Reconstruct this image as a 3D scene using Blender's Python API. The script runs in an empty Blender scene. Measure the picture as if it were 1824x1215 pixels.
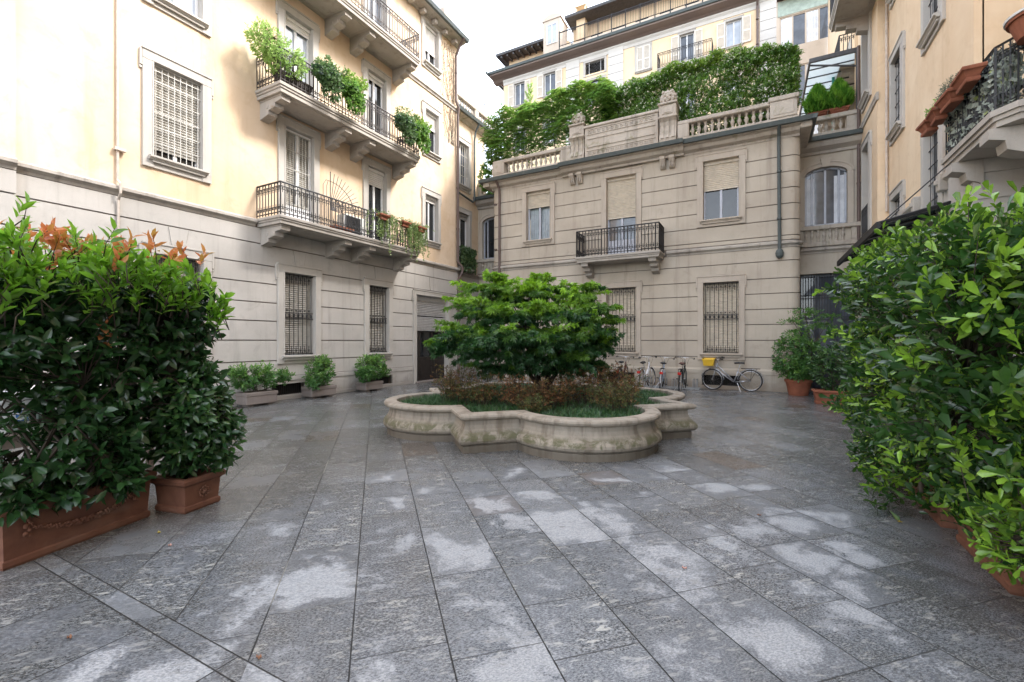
SUN_E, SUN_A, SKY_S, SKY_SAT, EXPO = .85, 10.0, .15, .36, 2.92
import bpy, bmesh, math, random
import numpy as np
from mathutils import Vector, Matrix
random.seed(7)
RNG = np.random.default_rng(11)
scene = bpy.context.scene
COL = scene.collection
PI = math.pi

# The courtyard is modelled in metres: X across it (left building to right
# building), Y towards the stone pavilion at its end, Z up.
XL, XR, YB, YK = -11.05, 3.07, 16.1, 17.8
XW, XV = -11.4, 2.84          # recessed wing on the left, projecting wing on the right

def fr_left(u, d, z): return (XL + d, u, z)
def fr_wing(u, d, z): return (XW + d, u, z)
def fr_right(u, d, z): return (XR - d, u, z)
def fr_rwing(u, d, z): return (XV - d, u, z)
def fr_back(u, d, z): return (u, YB - d, z)
def fr_link(u, d, z): return (u, YK - d, z)
def fr_far(u, d, z): return (u, 32.0 - d, z)
def fr_mod(u, d, z): return (u, 30.0 - d, z)
def fr_id(u, d, z): return (u, d, z)

# ------------------------------------------------------------------ mesh builder
class MB:
    def __init__(self, fr=fr_id):
        self.fr = fr; self.v = []; self.f = []
    def add(self, pts, faces, raw=False):
        b = len(self.v)
        self.v += [tuple(p) if raw else self.fr(*p) for p in pts]
        self.f += [tuple(i + b for i in f) for f in faces]
    def quad(self, a, b, c, d): self.add([a, b, c, d], [(0, 1, 2, 3)])
    def box(self, u0, u1, d0, d1, z0, z1, c=0.0):
        if u1 < u0: u0, u1 = u1, u0
        if d1 < d0: d0, d1 = d1, d0
        if z1 < z0: z0, z1 = z1, z0
        c = min(c, .45 * min(u1 - u0, d1 - d0, z1 - z0))
        if c <= 0:
            p = [(u, d, z) for u in (u0, u1) for d in (d0, d1) for z in (z0, z1)]
            self.add(p, [(0, 1, 3, 2), (4, 6, 7, 5), (0, 4, 5, 1), (2, 3, 7, 6), (0, 2, 6, 4), (1, 5, 7, 3)])
            return
        p = []; idx = {}
        for i, u in enumerate((u0, u1)):
            for j, d in enumerate((d0, d1)):
                for k, z in enumerate((z0, z1)):
                    su, sd, sz = (1 - 2 * i) * c, (1 - 2 * j) * c, (1 - 2 * k) * c
                    idx[i, j, k, 0] = len(p); p.append((u, d + sd, z + sz))
                    idx[i, j, k, 1] = len(p); p.append((u + su, d, z + sz))
                    idx[i, j, k, 2] = len(p); p.append((u + su, d + sd, z))
        F = []
        for s in (0, 1):
            F.append([idx[s, 0, 0, 0], idx[s, 0, 1, 0], idx[s, 1, 1, 0], idx[s, 1, 0, 0]])
            F.append([idx[0, s, 0, 1], idx[0, s, 1, 1], idx[1, s, 1, 1], idx[1, s, 0, 1]])
            F.append([idx[0, 0, s, 2], idx[0, 1, s, 2], idx[1, 1, s, 2], idx[1, 0, s, 2]])
        for a in (0, 1):
            for b in (0, 1):
                F.append([idx[0, a, b, 1], idx[1, a, b, 1], idx[1, a, b, 2], idx[0, a, b, 2]])
                F.append([idx[a, 0, b, 0], idx[a, 1, b, 0], idx[a, 1, b, 2], idx[a, 0, b, 2]])
                F.append([idx[a, b, 0, 0], idx[a, b, 1, 0], idx[a, b, 1, 1], idx[a, b, 0, 1]])
                for k in (0, 1):
                    F.append([idx[a, b, k, 0], idx[a, b, k, 1], idx[a, b, k, 2]])
        self.add(p, F)
    def path(self, pts, r, n=5, closed=False, r1=None):
        P = [Vector(self.fr(*p)) for p in pts]
        m = len(P); ring = []; up0 = None
        for i in range(m):
            a = P[i - 1] if (i > 0 or closed) else P[i]
            b = P[(i + 1) % m] if (i < m - 1 or closed) else P[i]
            t = (b - a)
            if t.length < 1e-9: t = Vector((0, 0, 1))
            t.normalize()
            if up0 is None or abs(up0.dot(t)) > .98:
                up0 = Vector((0, 0, 1)) if abs(t.z) < .9 else Vector((1, 0, 0))
            x = up0.cross(t).normalized(); y = t.cross(x); up0 = y
            rr = r if r1 is None else r + (r1 - r) * i / max(1, m - 1)
            ring.append([tuple(P[i] + x * (rr * math.cos(2 * PI * k / n + .4)) + y * (rr * math.sin(2 * PI * k / n + .4))) for k in range(n)])
        F = []
        L = m if closed else m - 1
        for i in range(L):
            j = (i + 1) % m
            for k in range(n):
                F.append((i * n + k, i * n + (k + 1) % n, j * n + (k + 1) % n, j * n + k))
        if not closed:
            F.append(tuple(range(n - 1, -1, -1))); F.append(tuple((m - 1) * n + k for k in range(n)))
        self.add([p for q in ring for p in q], F, raw=True)
    def tube(self, a, b, r, n=6, r1=None): self.path([a, b], r, n, r1=r1)
    def lathe(self, cu, cd, prof, n=16, a0=0.0, a1=2 * PI, su=1.0, sd=1.0):
        full = abs(a1 - a0 - 2 * PI) < 1e-6
        m = n if full else n + 1
        pts = [(cu + su * r * math.cos(a0 + (a1 - a0) * k / n), cd + sd * r * math.sin(a0 + (a1 - a0) * k / n), z) for r, z in prof for k in range(m)]
        F = []
        for i in range(len(prof) - 1):
            for k in range(n):
                k2 = (k + 1) % m
                F.append((i * m + k, i * m + k2, (i + 1) * m + k2, (i + 1) * m + k))
        if full:
            F.append(tuple(range(m - 1, -1, -1))); F.append(tuple((len(prof) - 1) * m + k for k in range(m)))
        self.add(pts, F)
    def profile(self, u0, u1, prof):
        """a moulding: a closed (d, z) section drawn out along u"""
        n = len(prof)
        self.add([(u0, d, z) for d, z in prof] + [(u1, d, z) for d, z in prof],
                 [(k, (k + 1) % n, n + (k + 1) % n, n + k) for k in range(n)] + [tuple(range(n)), tuple(range(2 * n - 1, n - 1, -1))])
    def prism_u(self, poly, u0, u1): self.profile(u0, u1, poly)
    def prism_d(self, poly, d0, d1):
        n = len(poly)
        self.add([(u, d0, z) for u, z in poly] + [(u, d1, z) for u, z in poly],
                 [(k, (k + 1) % n, n + (k + 1) % n, n + k) for k in range(n)] + [tuple(range(n)), tuple(range(2 * n - 1, n - 1, -1))])
    def prism_z(self, poly, z0, z1):
        n = len(poly)
        self.add([(u, d, z0) for u, d in poly] + [(u, d, z1) for u, d in poly],
                 [(k, (k + 1) % n, n + (k + 1) % n, n + k) for k in range(n)] + [tuple(range(n)), tuple(range(2 * n - 1, n - 1, -1))])
    def build(self, name, mat, parent=None, smooth=False, recalc=True):
        me = bpy.data.meshes.new(name)
        me.from_pydata(self.v, [], self.f)
        if recalc:
            bm = bmesh.new(); bm.from_mesh(me)
            bmesh.ops.recalc_face_normals(bm, faces=bm.faces)
            bm.to_mesh(me); bm.free()
        if smooth: me.shade_smooth()
        me.materials.append(mat)
        o = bpy.data.objects.new(name, me); COL.objects.link(o)
        attach(o, parent)
        return o

def attach(o, parent):
    if parent is None: return
    o.parent = parent
    if parent.type == 'EMPTY' and not parent.get('_local'):
        o.matrix_parent_inverse = Matrix.Translation(-parent.location)

def thing(name, label, cat, loc=(0, 0, 0), group=None, local=False):
    o = bpy.data.objects.new(name, None); COL.objects.link(o)
    o.empty_display_size = .2; o.location = loc
    o['label'] = label; o['category'] = cat
    if group: o['group'] = group
    if local: o['_local'] = 1
    return o
def tag(o, label, cat, group=None):
    o['label'] = label; o['category'] = cat
    if group: o['group'] = group
    return o
def struct(o, kind='structure'):
    o['kind'] = kind; return o
def dup(root, loc, label=None, rz=None, scale=None):
    r = root.copy(); COL.objects.link(r); r.location = loc
    if rz is not None: r.rotation_euler = (0, 0, rz)
    if scale: r.scale = scale
    if label: r['label'] = label
    for ch in list(root.children):
        c = ch.copy(); COL.objects.link(c); c.parent = r
        for g in list(ch.children):
            e = g.copy(); COL.objects.link(e); e.parent = c
    return r

# ------------------------------------------------------------------ materials
class NT:
    def __init__(s, name):
        s.mat = bpy.data.materials.new(name); s.mat.use_nodes = True
        s.t = s.mat.node_tree; s.n = s.t.nodes; s.n.clear()
        s.out = s.n.new('ShaderNodeOutputMaterial')
    def lk(s, a, b): s.t.links.new(a, b)
    def put(s, sock, v):
        if isinstance(v, bpy.types.NodeSocket): s.lk(v, sock)
        elif v is not None:
            if sock.type == 'RGBA' and len(v) == 3: v = (*v, 1)
            sock.default_value = v
    def m(s, op, a, b=None, c=None, clamp=False):
        n = s.n.new('ShaderNodeMath'); n.operation = op; n.use_clamp = clamp
        for i, v in enumerate((a, b, c)): s.put(n.inputs[i], v)
        return n.outputs[0]
    def pos(s):
        return s.n.new('ShaderNodeNewGeometry').outputs['Position']
    def obj(s):
        return s.n.new('ShaderNodeTexCoord').outputs['Object']
    def scaled(s, v, sc):
        n = s.n.new('ShaderNodeMapping'); n.inputs['Scale'].default_value = sc; s.lk(v, n.inputs[0]); return n.outputs[0]
    def noise(s, v, scale, detail=4, rough=.55, dist=0):
        n = s.n.new('ShaderNodeTexNoise'); n.inputs['Scale'].default_value = scale
        n.inputs['Detail'].default_value = detail; n.inputs['Roughness'].default_value = rough; n.inputs['Distortion'].default_value = dist
        s.lk(v, n.inputs['Vector']); return n.outputs['Fac']
    def voro(s, v, scale, feat='F1', out='Distance', rnd=1.0):
        n = s.n.new('ShaderNodeTexVoronoi'); n.feature = feat; n.inputs['Scale'].default_value = scale
        n.inputs['Randomness'].default_value = rnd
        s.lk(v, n.inputs['Vector']); return n.outputs[out]
    def step(s, v, a, b, lo=0.0, hi=1.0):
        n = s.n.new('ShaderNodeMapRange'); n.interpolation_type = 'SMOOTHSTEP'
        s.put(n.inputs[0], v)
        for i, q in enumerate((a, b, lo, hi)): s.put(n.inputs[i + 1], q)
        return n.outputs[0]
    def mix(s, f, a, b, mode='MIX'):
        n = s.n.new('ShaderNodeMix'); n.data_type = 'RGBA'; n.blend_type = mode
        s.put(n.inputs[0], f); s.put(n.inputs[6], a); s.put(n.inputs[7], b); return n.outputs[2]
    def sep(s, v):
        n = s.n.new('ShaderNodeSeparateXYZ'); s.lk(v, n.inputs[0]); return n.outputs
    def comb(s, x, y, z):
        n = s.n.new('ShaderNodeCombineXYZ')
        for i, q in enumerate((x, y, z)): s.put(n.inputs[i], q)
        return n.outputs[0]
    def white(s, v):
        n = s.n.new('ShaderNodeTexWhiteNoise'); n.noise_dimensions = '3D'; s.lk(v, n.inputs['Vector']); return n.outputs['Value']
    def attr(s, name):
        n = s.n.new('ShaderNodeAttribute'); n.attribute_name = name; return n.outputs['Fac']
    def bump(s, h, strength=.3, dist=.01):
        n = s.n.new('ShaderNodeBump'); n.inputs['Strength'].default_value = strength; n.inputs['Distance'].default_value = dist
        s.lk(h, n.inputs['Height']); return n.outputs[0]
    def bsdf(s, col, rough=.6, metal=0, spec=.5, normal=None, **kw):
        n = s.n.new('ShaderNodeBsdfPrincipled')
        s.put(n.inputs['Base Color'], col); s.put(n.inputs['Roughness'], rough)
        s.put(n.inputs['Metallic'], metal); s.put(n.inputs['Specular IOR Level'], spec)
        if normal is not None: s.lk(normal, n.inputs['Normal'])
        for k, v in kw.items(): s.put(n.inputs[k], v)
        return n.outputs[0]
    def done(s, sh):
        s.lk(sh, s.out.inputs['Surface']); return s.mat

def m_plaster(name, c1, c2, stain, amount=.5):
    k = NT(name); p = k.pos()
    n1 = k.noise(p, .55, 5, .6, .4); n2 = k.noise(p, 3.2, 6, .65, .6)
    st = k.noise(k.scaled(p, (2.2, 2.2, .16)), 1.0, 5, .6)
    c = k.mix(k.step(n1, .35, .68), c1, c2)
    c = k.mix(k.m('MULTIPLY', k.step(n2, .48, .75), .35), c, stain)
    c = k.mix(k.m('MULTIPLY', k.step(st, .5, .78), amount), c, stain)
    fine = k.noise(p, 90, 3, .6)
    b = k.bump(k.m('ADD', k.m('MULTIPLY', n2, .6), k.m('MULTIPLY', fine, .25)), .35, .012)
    return k.done(k.bsdf(c, .88, spec=.25, normal=b))
def m_stone(name, c1, c2, dirt, grain=60, streak=.5, bump=.3, rough=.85, moss=None, foot=False):
    k = NT(name); p = k.pos()
    n1 = k.noise(p, .8, 5, .6, .3); n2 = k.noise(p, grain, 4, .7)
    st = k.noise(k.scaled(p, (3.0, 3.0, .22)), 1.3, 6, .65)
    blk = k.noise(p, 2.6, 6, .65, .5)
    c = k.mix(k.step(n1, .3, .7), c1, c2)
    c = k.mix(k.m('MULTIPLY', k.step(st, .5, .8), streak), c, dirt)
    c = k.mix(k.m('MULTIPLY', k.step(blk, .55, .8), streak * .7), c, dirt)
    c = k.mix(k.m('MULTIPLY', k.m('SUBTRACT', n2, .5), .8, clamp=True), c, dirt)
    if foot:
        zf = k.m('ADD', k.sep(p)[2], k.m('MULTIPLY', k.m('SUBTRACT', blk, .5), .9))
        c = k.mix(k.m('MULTIPLY', k.step(zf, .42, .02), .7), c, dirt)
    if moss:
        mz = k.noise(p, 1.9, 6, .7, .8)
        c = k.mix(k.m('MULTIPLY', k.step(mz, .54, .72), .75), c, moss)
    b = k.bump(k.m('ADD', k.m('MULTIPLY', blk, .5), k.m('MULTIPLY', n2, .4)), bump, .012)
    return k.done(k.bsdf(c, rough, spec=.3, normal=b))
def m_plain(name, col, rough=.5, metal=0, spec=.5, vary=.25, scale=6, bump=.05):
    k = NT(name); p = k.obj()
    n = k.noise(p, scale, 5, .6); d = tuple(x * (1 - vary) for x in col)
    c = k.mix(k.step(n, .35, .7), col, d)
    f = k.noise(p, scale * 12, 3, .6)
    r = k.step(n, .3, .7, max(.02, rough - .08), min(1, rough + .08))
    return k.done(k.bsdf(c, r, metal, spec, k.bump(f, bump, .004)))
def m_rust(name, col, rust, amt=.5):
    k = NT(name); p = k.pos()
    n = k.noise(p, 9, 6, .7, .4)
    c = k.mix(k.m('MULTIPLY', k.step(n, .5, .72), amt), col, rust)
    return k.done(k.bsdf(c, .55, .0, .4, k.bump(k.noise(p, 80, 3), .2, .003)))
def m_terracotta(name, c1, c2, bloom):
    k = NT(name); p = k.pos()
    n = k.noise(p, 5, 6, .65, .5); f = k.noise(p, 70, 4, .6)
    c = k.mix(k.step(n, .35, .7), c1, c2)
    c = k.mix(k.m('MULTIPLY', k.step(k.noise(p, 2.3, 5, .6, .7), .56, .75), .45), c, bloom)
    return k.done(k.bsdf(c, .8, spec=.3, normal=k.bump(k.m('ADD', n, k.m('MULTIPLY', f, .3)), .25, .006)))
def m_leaf(name, dark, light, young, gloss=.32, trans=.3, spec=.5):
    k = NT(name)
    t = k.attr('tint'); y = k.attr('young')  # young is new growth; on the maple it also carries painted light
    c = k.mix(t, dark, light); c = k.mix(y, c, young)
    n = k.noise(k.obj(), 45, 3)
    c = k.mix(k.m('MULTIPLY', k.step(n, .45, .75), .3), c, tuple(x * .6 for x in dark))
    a = k.bsdf(c, gloss, spec=spec)
    tr = k.n.new('ShaderNodeBsdfTranslucent')
    k.lk(k.mix(.55, c, k.mix(y, tuple(min(1, x * 2.6) for x in light), young)), tr.inputs[0])
    mx = k.n.new('ShaderNodeMixShader'); mx.inputs[0].default_value = trans
    k.lk(a, mx.inputs[1]); k.lk(tr.outputs[0], mx.inputs[2])
    return k.done(mx.outputs[0])
def m_glass(name, col, rough=.03, vary=.4):
    k = NT(name); p = k.pos()
    n = k.noise(p, 1.7, 3)
    c = k.mix(k.step(n, .35, .65), col, tuple(x * (1 - vary) for x in col))
    w = k.bump(k.noise(p, 2.4, 2), .05, .02)
    return k.done(k.bsdf(c, rough, spec=.6, normal=w))
def m_clear(name, tint, rough=.02):
    k = NT(name)
    tr = k.n.new('ShaderNodeBsdfTransparent'); tr.inputs[0].default_value = (*tint, 1)
    gl = k.n.new('ShaderNodeBsdfGlossy'); gl.inputs['Roughness'].default_value = rough
    fr = k.n.new('ShaderNodeFresnel'); fr.inputs[0].default_value = 1.5
    mx = k.n.new('ShaderNodeMixShader'); k.lk(k.m('ADD', fr.outputs[0], .03, clamp=True), mx.inputs[0])
    k.lk(tr.outputs[0], mx.inputs[1]); k.lk(gl.outputs[0], mx.inputs[2])
    return k.done(mx.outputs[0])

def m_planter():
    k = NT('planter_stone'); p = k.pos(); z = k.sep(p)[2]
    n1 = k.noise(p, 1.1, 5, .6, .4); n2 = k.noise(p, 6, 6, .7, .6); n3 = k.noise(p, 90, 4, .7)
    run = k.noise(k.scaled(p, (7, 7, .5)), 1.0, 5, .65)
    c = k.mix(k.step(n1, .3, .7), (.27, .235, .19), (.35, .305, .25))
    c = k.mix(k.m('MULTIPLY', k.step(run, .44, .66), .65), c, (.13, .10, .072))
    zz = k.m('ADD', z, k.m('MULTIPLY', k.m('SUBTRACT', n2, .5), .16))
    band = k.m('MULTIPLY', k.step(zz, .15, .21), k.step(zz, .33, .26))
    c = k.mix(k.m('MULTIPLY', k.m('MULTIPLY', band, k.step(n2, .38, .58)), .85), c, (.085, .085, .035))
    c = k.mix(k.m('MULTIPLY', k.step(zz, .22, .05), .7), c, (.085, .068, .05))
    c = k.mix(k.m('MULTIPLY', k.step(k.noise(p, 3.3, 6, .7, .8), .54, .72), .5), c, (.20, .165, .12))
    c = k.mix(k.m('MULTIPLY', k.m('SUBTRACT', n3, .5), .7, clamp=True), c, (.16, .13, .10))
    return k.done(k.bsdf(c, .72, spec=.35, normal=k.bump(k.m('ADD', k.m('MULTIPLY', n2, .5), k.m('MULTIPLY', n3, .4)), .35, .012)))
M = {}
M['plaster'] = m_plaster('cream_plaster', (.61, .46, .315), (.69, .55, .41), (.45, .30, .17), .55)
M['plaster_r'] = m_plaster('cream_plaster_right', (.68, .51, .34), (.75, .60, .43), (.52, .36, .21), .45)
M['plaster_far'] = m_plaster('cream_plaster_far', (.74, .56, .36), (.78, .62, .43), (.6, .45, .28), .3)
M['stucco'] = m_stone('grey_stucco', (.42, .395, .365), (.49, .46, .425), (.25, .225, .20), 75, .55, foot=True)
M['stucco_b'] = m_stone('beige_stucco', (.42, .365, .30), (.49, .435, .36), (.24, .195, .155), 75, .62, foot=True)
M['joint'] = m_stone('dark_joint_mortar', (.16, .14, .12), (.20, .17, .15), (.10, .09, .08), 50, .3)  # dark mortar colour of the wall face behind the courses
M['trim'] = m_stone('grey_trim_stone', (.42, .39, .355), (.48, .45, .41), (.27, .245, .21), 80, .45)
M['trim_b'] = m_stone('beige_trim_stone', (.43, .37, .31), (.50, .44, .37), (.24, .20, .16), 80, .55)
M['weath'] = m_stone('weathered_stone', (.40, .345, .29), (.48, .43, .37), (.10, .09, .075), 70, .75, .4, moss=(.17, .17, .085))
M['cornice'] = m_stone('stained_cornice_stone', (.36, .32, .28), (.45, .41, .36), (.11, .10, .085), 60, .8, .4)
M['slab'] = m_stone('balcony_stone', (.36, .33, .29), (.43, .39, .35), (.17, .15, .13), 60, .6)
M['planter'] = m_planter()
M['granite'] = m_stone('speckled_granite', (.235, .20, .18), (.19, .16, .145), (.06, .05, .045), 110, .5, .4)
M['iron'] = m_rust('wrought_iron', (.014, .014, .016), (.05, .035, .028), .35)
M['iron_rust'] = m_rust('rusty_wrought_iron', (.042, .034, .033), (.10, .06, .045), .6)
M['gutter'] = m_rust('patinated_gutter', (.07, .085, .085), (.14, .16, .155), .5)
M['eaves_far'] = m_rust('brown_eaves_paint', (.20, .15, .13), (.27, .21, .18), .5)
M['pipe_br'] = m_rust('brown_downpipe', (.12, .085, .075), (.19, .13, .11), .5)
M['pipe_pale'] = m_plain('pale_pipe_paint', (.55, .47, .40), .5)
M['white'] = m_plain('white_window_paint', (.72, .72, .72), .4, vary=.12)
M['bluegrey'] = m_plain('bluegrey_window_paint', (.42, .44, .50), .4, vary=.12)
M['shutter'] = m_plain('cream_shutter', (.60, .53, .43), .55, vary=.15)
M['shutter_w'] = m_plain('white_shutter', (.70, .68, .65), .5, vary=.12)
M['shutter_g'] = m_plain('grey_shutter', (.40, .39, .38), .45, vary=.15)
M['shutter_far'] = m_plain('ivory_shutter', (.66, .60, .52), .55, vary=.12)
M['glass'] = m_glass('dark_window_glass', (.022, .025, .028))
M['glass_mid'] = m_glass('grey_window_glass', (.10, .115, .14), .05)
M['glass_pale'] = m_glass('pale_curtained_glass', (.42, .46, .52), .06, .25)
M['clear'] = m_clear('clear_glass', (.92, .95, .95))
M['curtain'] = m_plain('white_curtain', (.80, .82, .86), .9, spec=.1, vary=.2, scale=3)
M['darkroom'] = m_plain('dark_interior', (.03, .028, .026), .9, spec=.1)
M['door_dark'] = m_plain('dark_brown_door', (.022, .017, .015), .35, vary=.3)
M['door_blue'] = m_plain('blue_black_door', (.018, .024, .04), .35)
M['door_grey'] = m_plain('grey_panelled_door', (.34, .33, .31), .5)
M['terra'] = m_terracotta('terracotta', (.28, .10, .056), (.20, .068, .038), (.36, .22, .16))
M['terra_d'] = m_terracotta('dull_terracotta', (.18, .080, .050), (.125, .052, .033), (.26, .17, .125))
M['trim_far'] = m_stone('pale_far_stone', (.52, .49, .45), (.58, .55, .51), (.40, .37, .33), 40, .3)
M['blind'] = m_plain('grey_beige_blind', (.40, .38, .34), .55, vary=.2)
M['grillepale'] = m_plain('pale_grille_paint', (.52, .50, .46), .5)
M['soil'] = m_stone('dark_soil', (.035, .025, .018), (.05, .035, .025), (.02, .015, .01), 40, .3, .9)
M['bark'] = m_stone('dark_bark', (.05, .037, .028), (.075, .055, .04), (.022, .017, .013), 40, .5, .8)
M['twig'] = m_plain('twig_bark', (.055, .038, .024), .8, vary=.4)
def m_frosted():
    k = NT('frosted_glass'); t = k.n.new('ShaderNodeBsdfTranslucent'); t.inputs[0].default_value = (.85, .9, .9, 1)
    a = k.bsdf((.6, .66, .66), .2); mx = k.n.new('ShaderNodeMixShader'); mx.inputs[0].default_value = .75
    k.lk(a, mx.inputs[1]); k.lk(t.outputs[0], mx.inputs[2]); return k.done(mx.outputs[0])
M['frosted'] = m_frosted()
M['roofdark'] = m_plain('dark_roof_edge', (.075, .075, .08), .6)
M['rafter'] = m_plain('dark_rafter_wood', (.055, .035, .03), .7)
M['soffit'] = m_plaster('pale_soffit', (.50, .42, .34), (.55, .47, .39), (.36, .29, .23), .4)
M['rubber'] = m_plain('black_rubber', (.018, .018, .019), .7)
M['steel'] = m_plain('brushed_steel', (.55, .55, .56), .3, 1.0, vary=.15)
M['galv'] = m_plain('galvanised_steel', (.42, .43, .44), .45, .8, vary=.2)
M['saddle'] = m_plain('black_saddle', (.02, .02, .022), .45)
M['saddle_br'] = m_plain('brown_saddle', (.12, .055, .04), .45)
M['yellow'] = m_plain('yellow_plastic', (.78, .50, .03), .45, vary=.12)
M['red'] = m_plain('red_reflector', (.55, .03, .02), .25)
M['tubwhite'] = m_plain('white_plastic', (.72, .72, .70), .4, vary=.15)
M['blueprint'] = m_plain('blue_print', (.05, .17, .42), .45, vary=.35, scale=25)
M['teal'] = m_plain('teal_paint', (.06, .42, .36), .45)
M['wood'] = m_plain('grey_wood', (.16, .12, .09), .75, vary=.45)
M['acwhite'] = m_plain('air_conditioner_white', (.66, .65, .62), .45)
M['greenplastic'] = m_plain('dark_green_plastic', (.05, .11, .09), .4)

L_ = {}
L_['photinia'] = m_leaf('photinia_leaf', (.010, .034, .012), (.036, .092, .024), (.45, .15, .06), .24, .2)
L_['photinia_lime'] = m_leaf('photinia_lime_leaf', (.06, .16, .014), (.18, .36, .03), (.70, .24, .10), .32, .38)
L_['laurel'] = m_leaf('laurel_leaf', (.013, .042, .016), (.042, .105, .030), (.14, .27, .05), .25, .2)
L_['pitto'] = m_leaf('pittosporum_leaf', (.010, .036, .009), (.036, .095, .018), (.26, .46, .04), .25, .24)
L_['maple'] = m_leaf('maple_leaf', (.012, .044, .018), (.040, .115, .026), (.30, .54, .03), .38, .32, .45)
L_['jasmine'] = m_leaf('jasmine_leaf', (.032, .085, .016), (.11, .23, .035), (.30, .46, .07), .36, .28)
L_['wisteria'] = m_leaf('wisteria_leaf', (.045, .12, .025), (.12, .24, .045), (.28, .40, .07), .5, .38, .3)
L_['pale'] = m_leaf('pale_shoot_leaf', (.15, .27, .06), (.26, .40, .11), (.40, .50, .16), .5, .4, .3)
L_['ivy'] = m_leaf('ivy_leaf', (.028, .062, .022), (.08, .15, .05), (.24, .33, .14), .4, .28)
L_['trail'] = m_leaf('trailing_leaf', (.10, .17, .045), (.22, .31, .10), (.38, .44, .20), .45, .32)
L_['shrub'] = m_leaf('glossy_shrub_leaf', (.026, .085, .022), (.08, .20, .045), (.22, .40, .06), .32, .28)
L_['nandina'] = m_leaf('nandina_leaf', (.055, .075, .024), (.12, .14, .045), (.26, .105, .05), .5, .3, .3)
L_['grass'] = m_leaf('mondo_grass', (.018, .058, .024), (.045, .12, .04), (.12, .22, .05), .4, .25)
L_['conifer'] = m_leaf('conifer_leaf', (.035, .13, .016), (.13, .34, .03), (.26, .50, .05), .6, .25, .3)
L_['rosemary'] = m_leaf('rosemary_leaf', (.075, .11, .075), (.15, .19, .14), (.22, .27, .2), .6, .2, .3)
L_['creeper'] = m_leaf('dry_creeper_leaf', (.20, .09, .05), (.30, .17, .10), (.16, .18, .06), .7, .2, .2)
L_['greyleaf'] = m_leaf('screen_leaf', (.16, .19, .15), (.42, .45, .38), (.36, .42, .14), .4, .2, .4)
L_['flower'] = m_leaf('white_blossom', (.68, .66, .52), (.80, .78, .68), (.80, .80, .72), .7, .3, .2)

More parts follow.
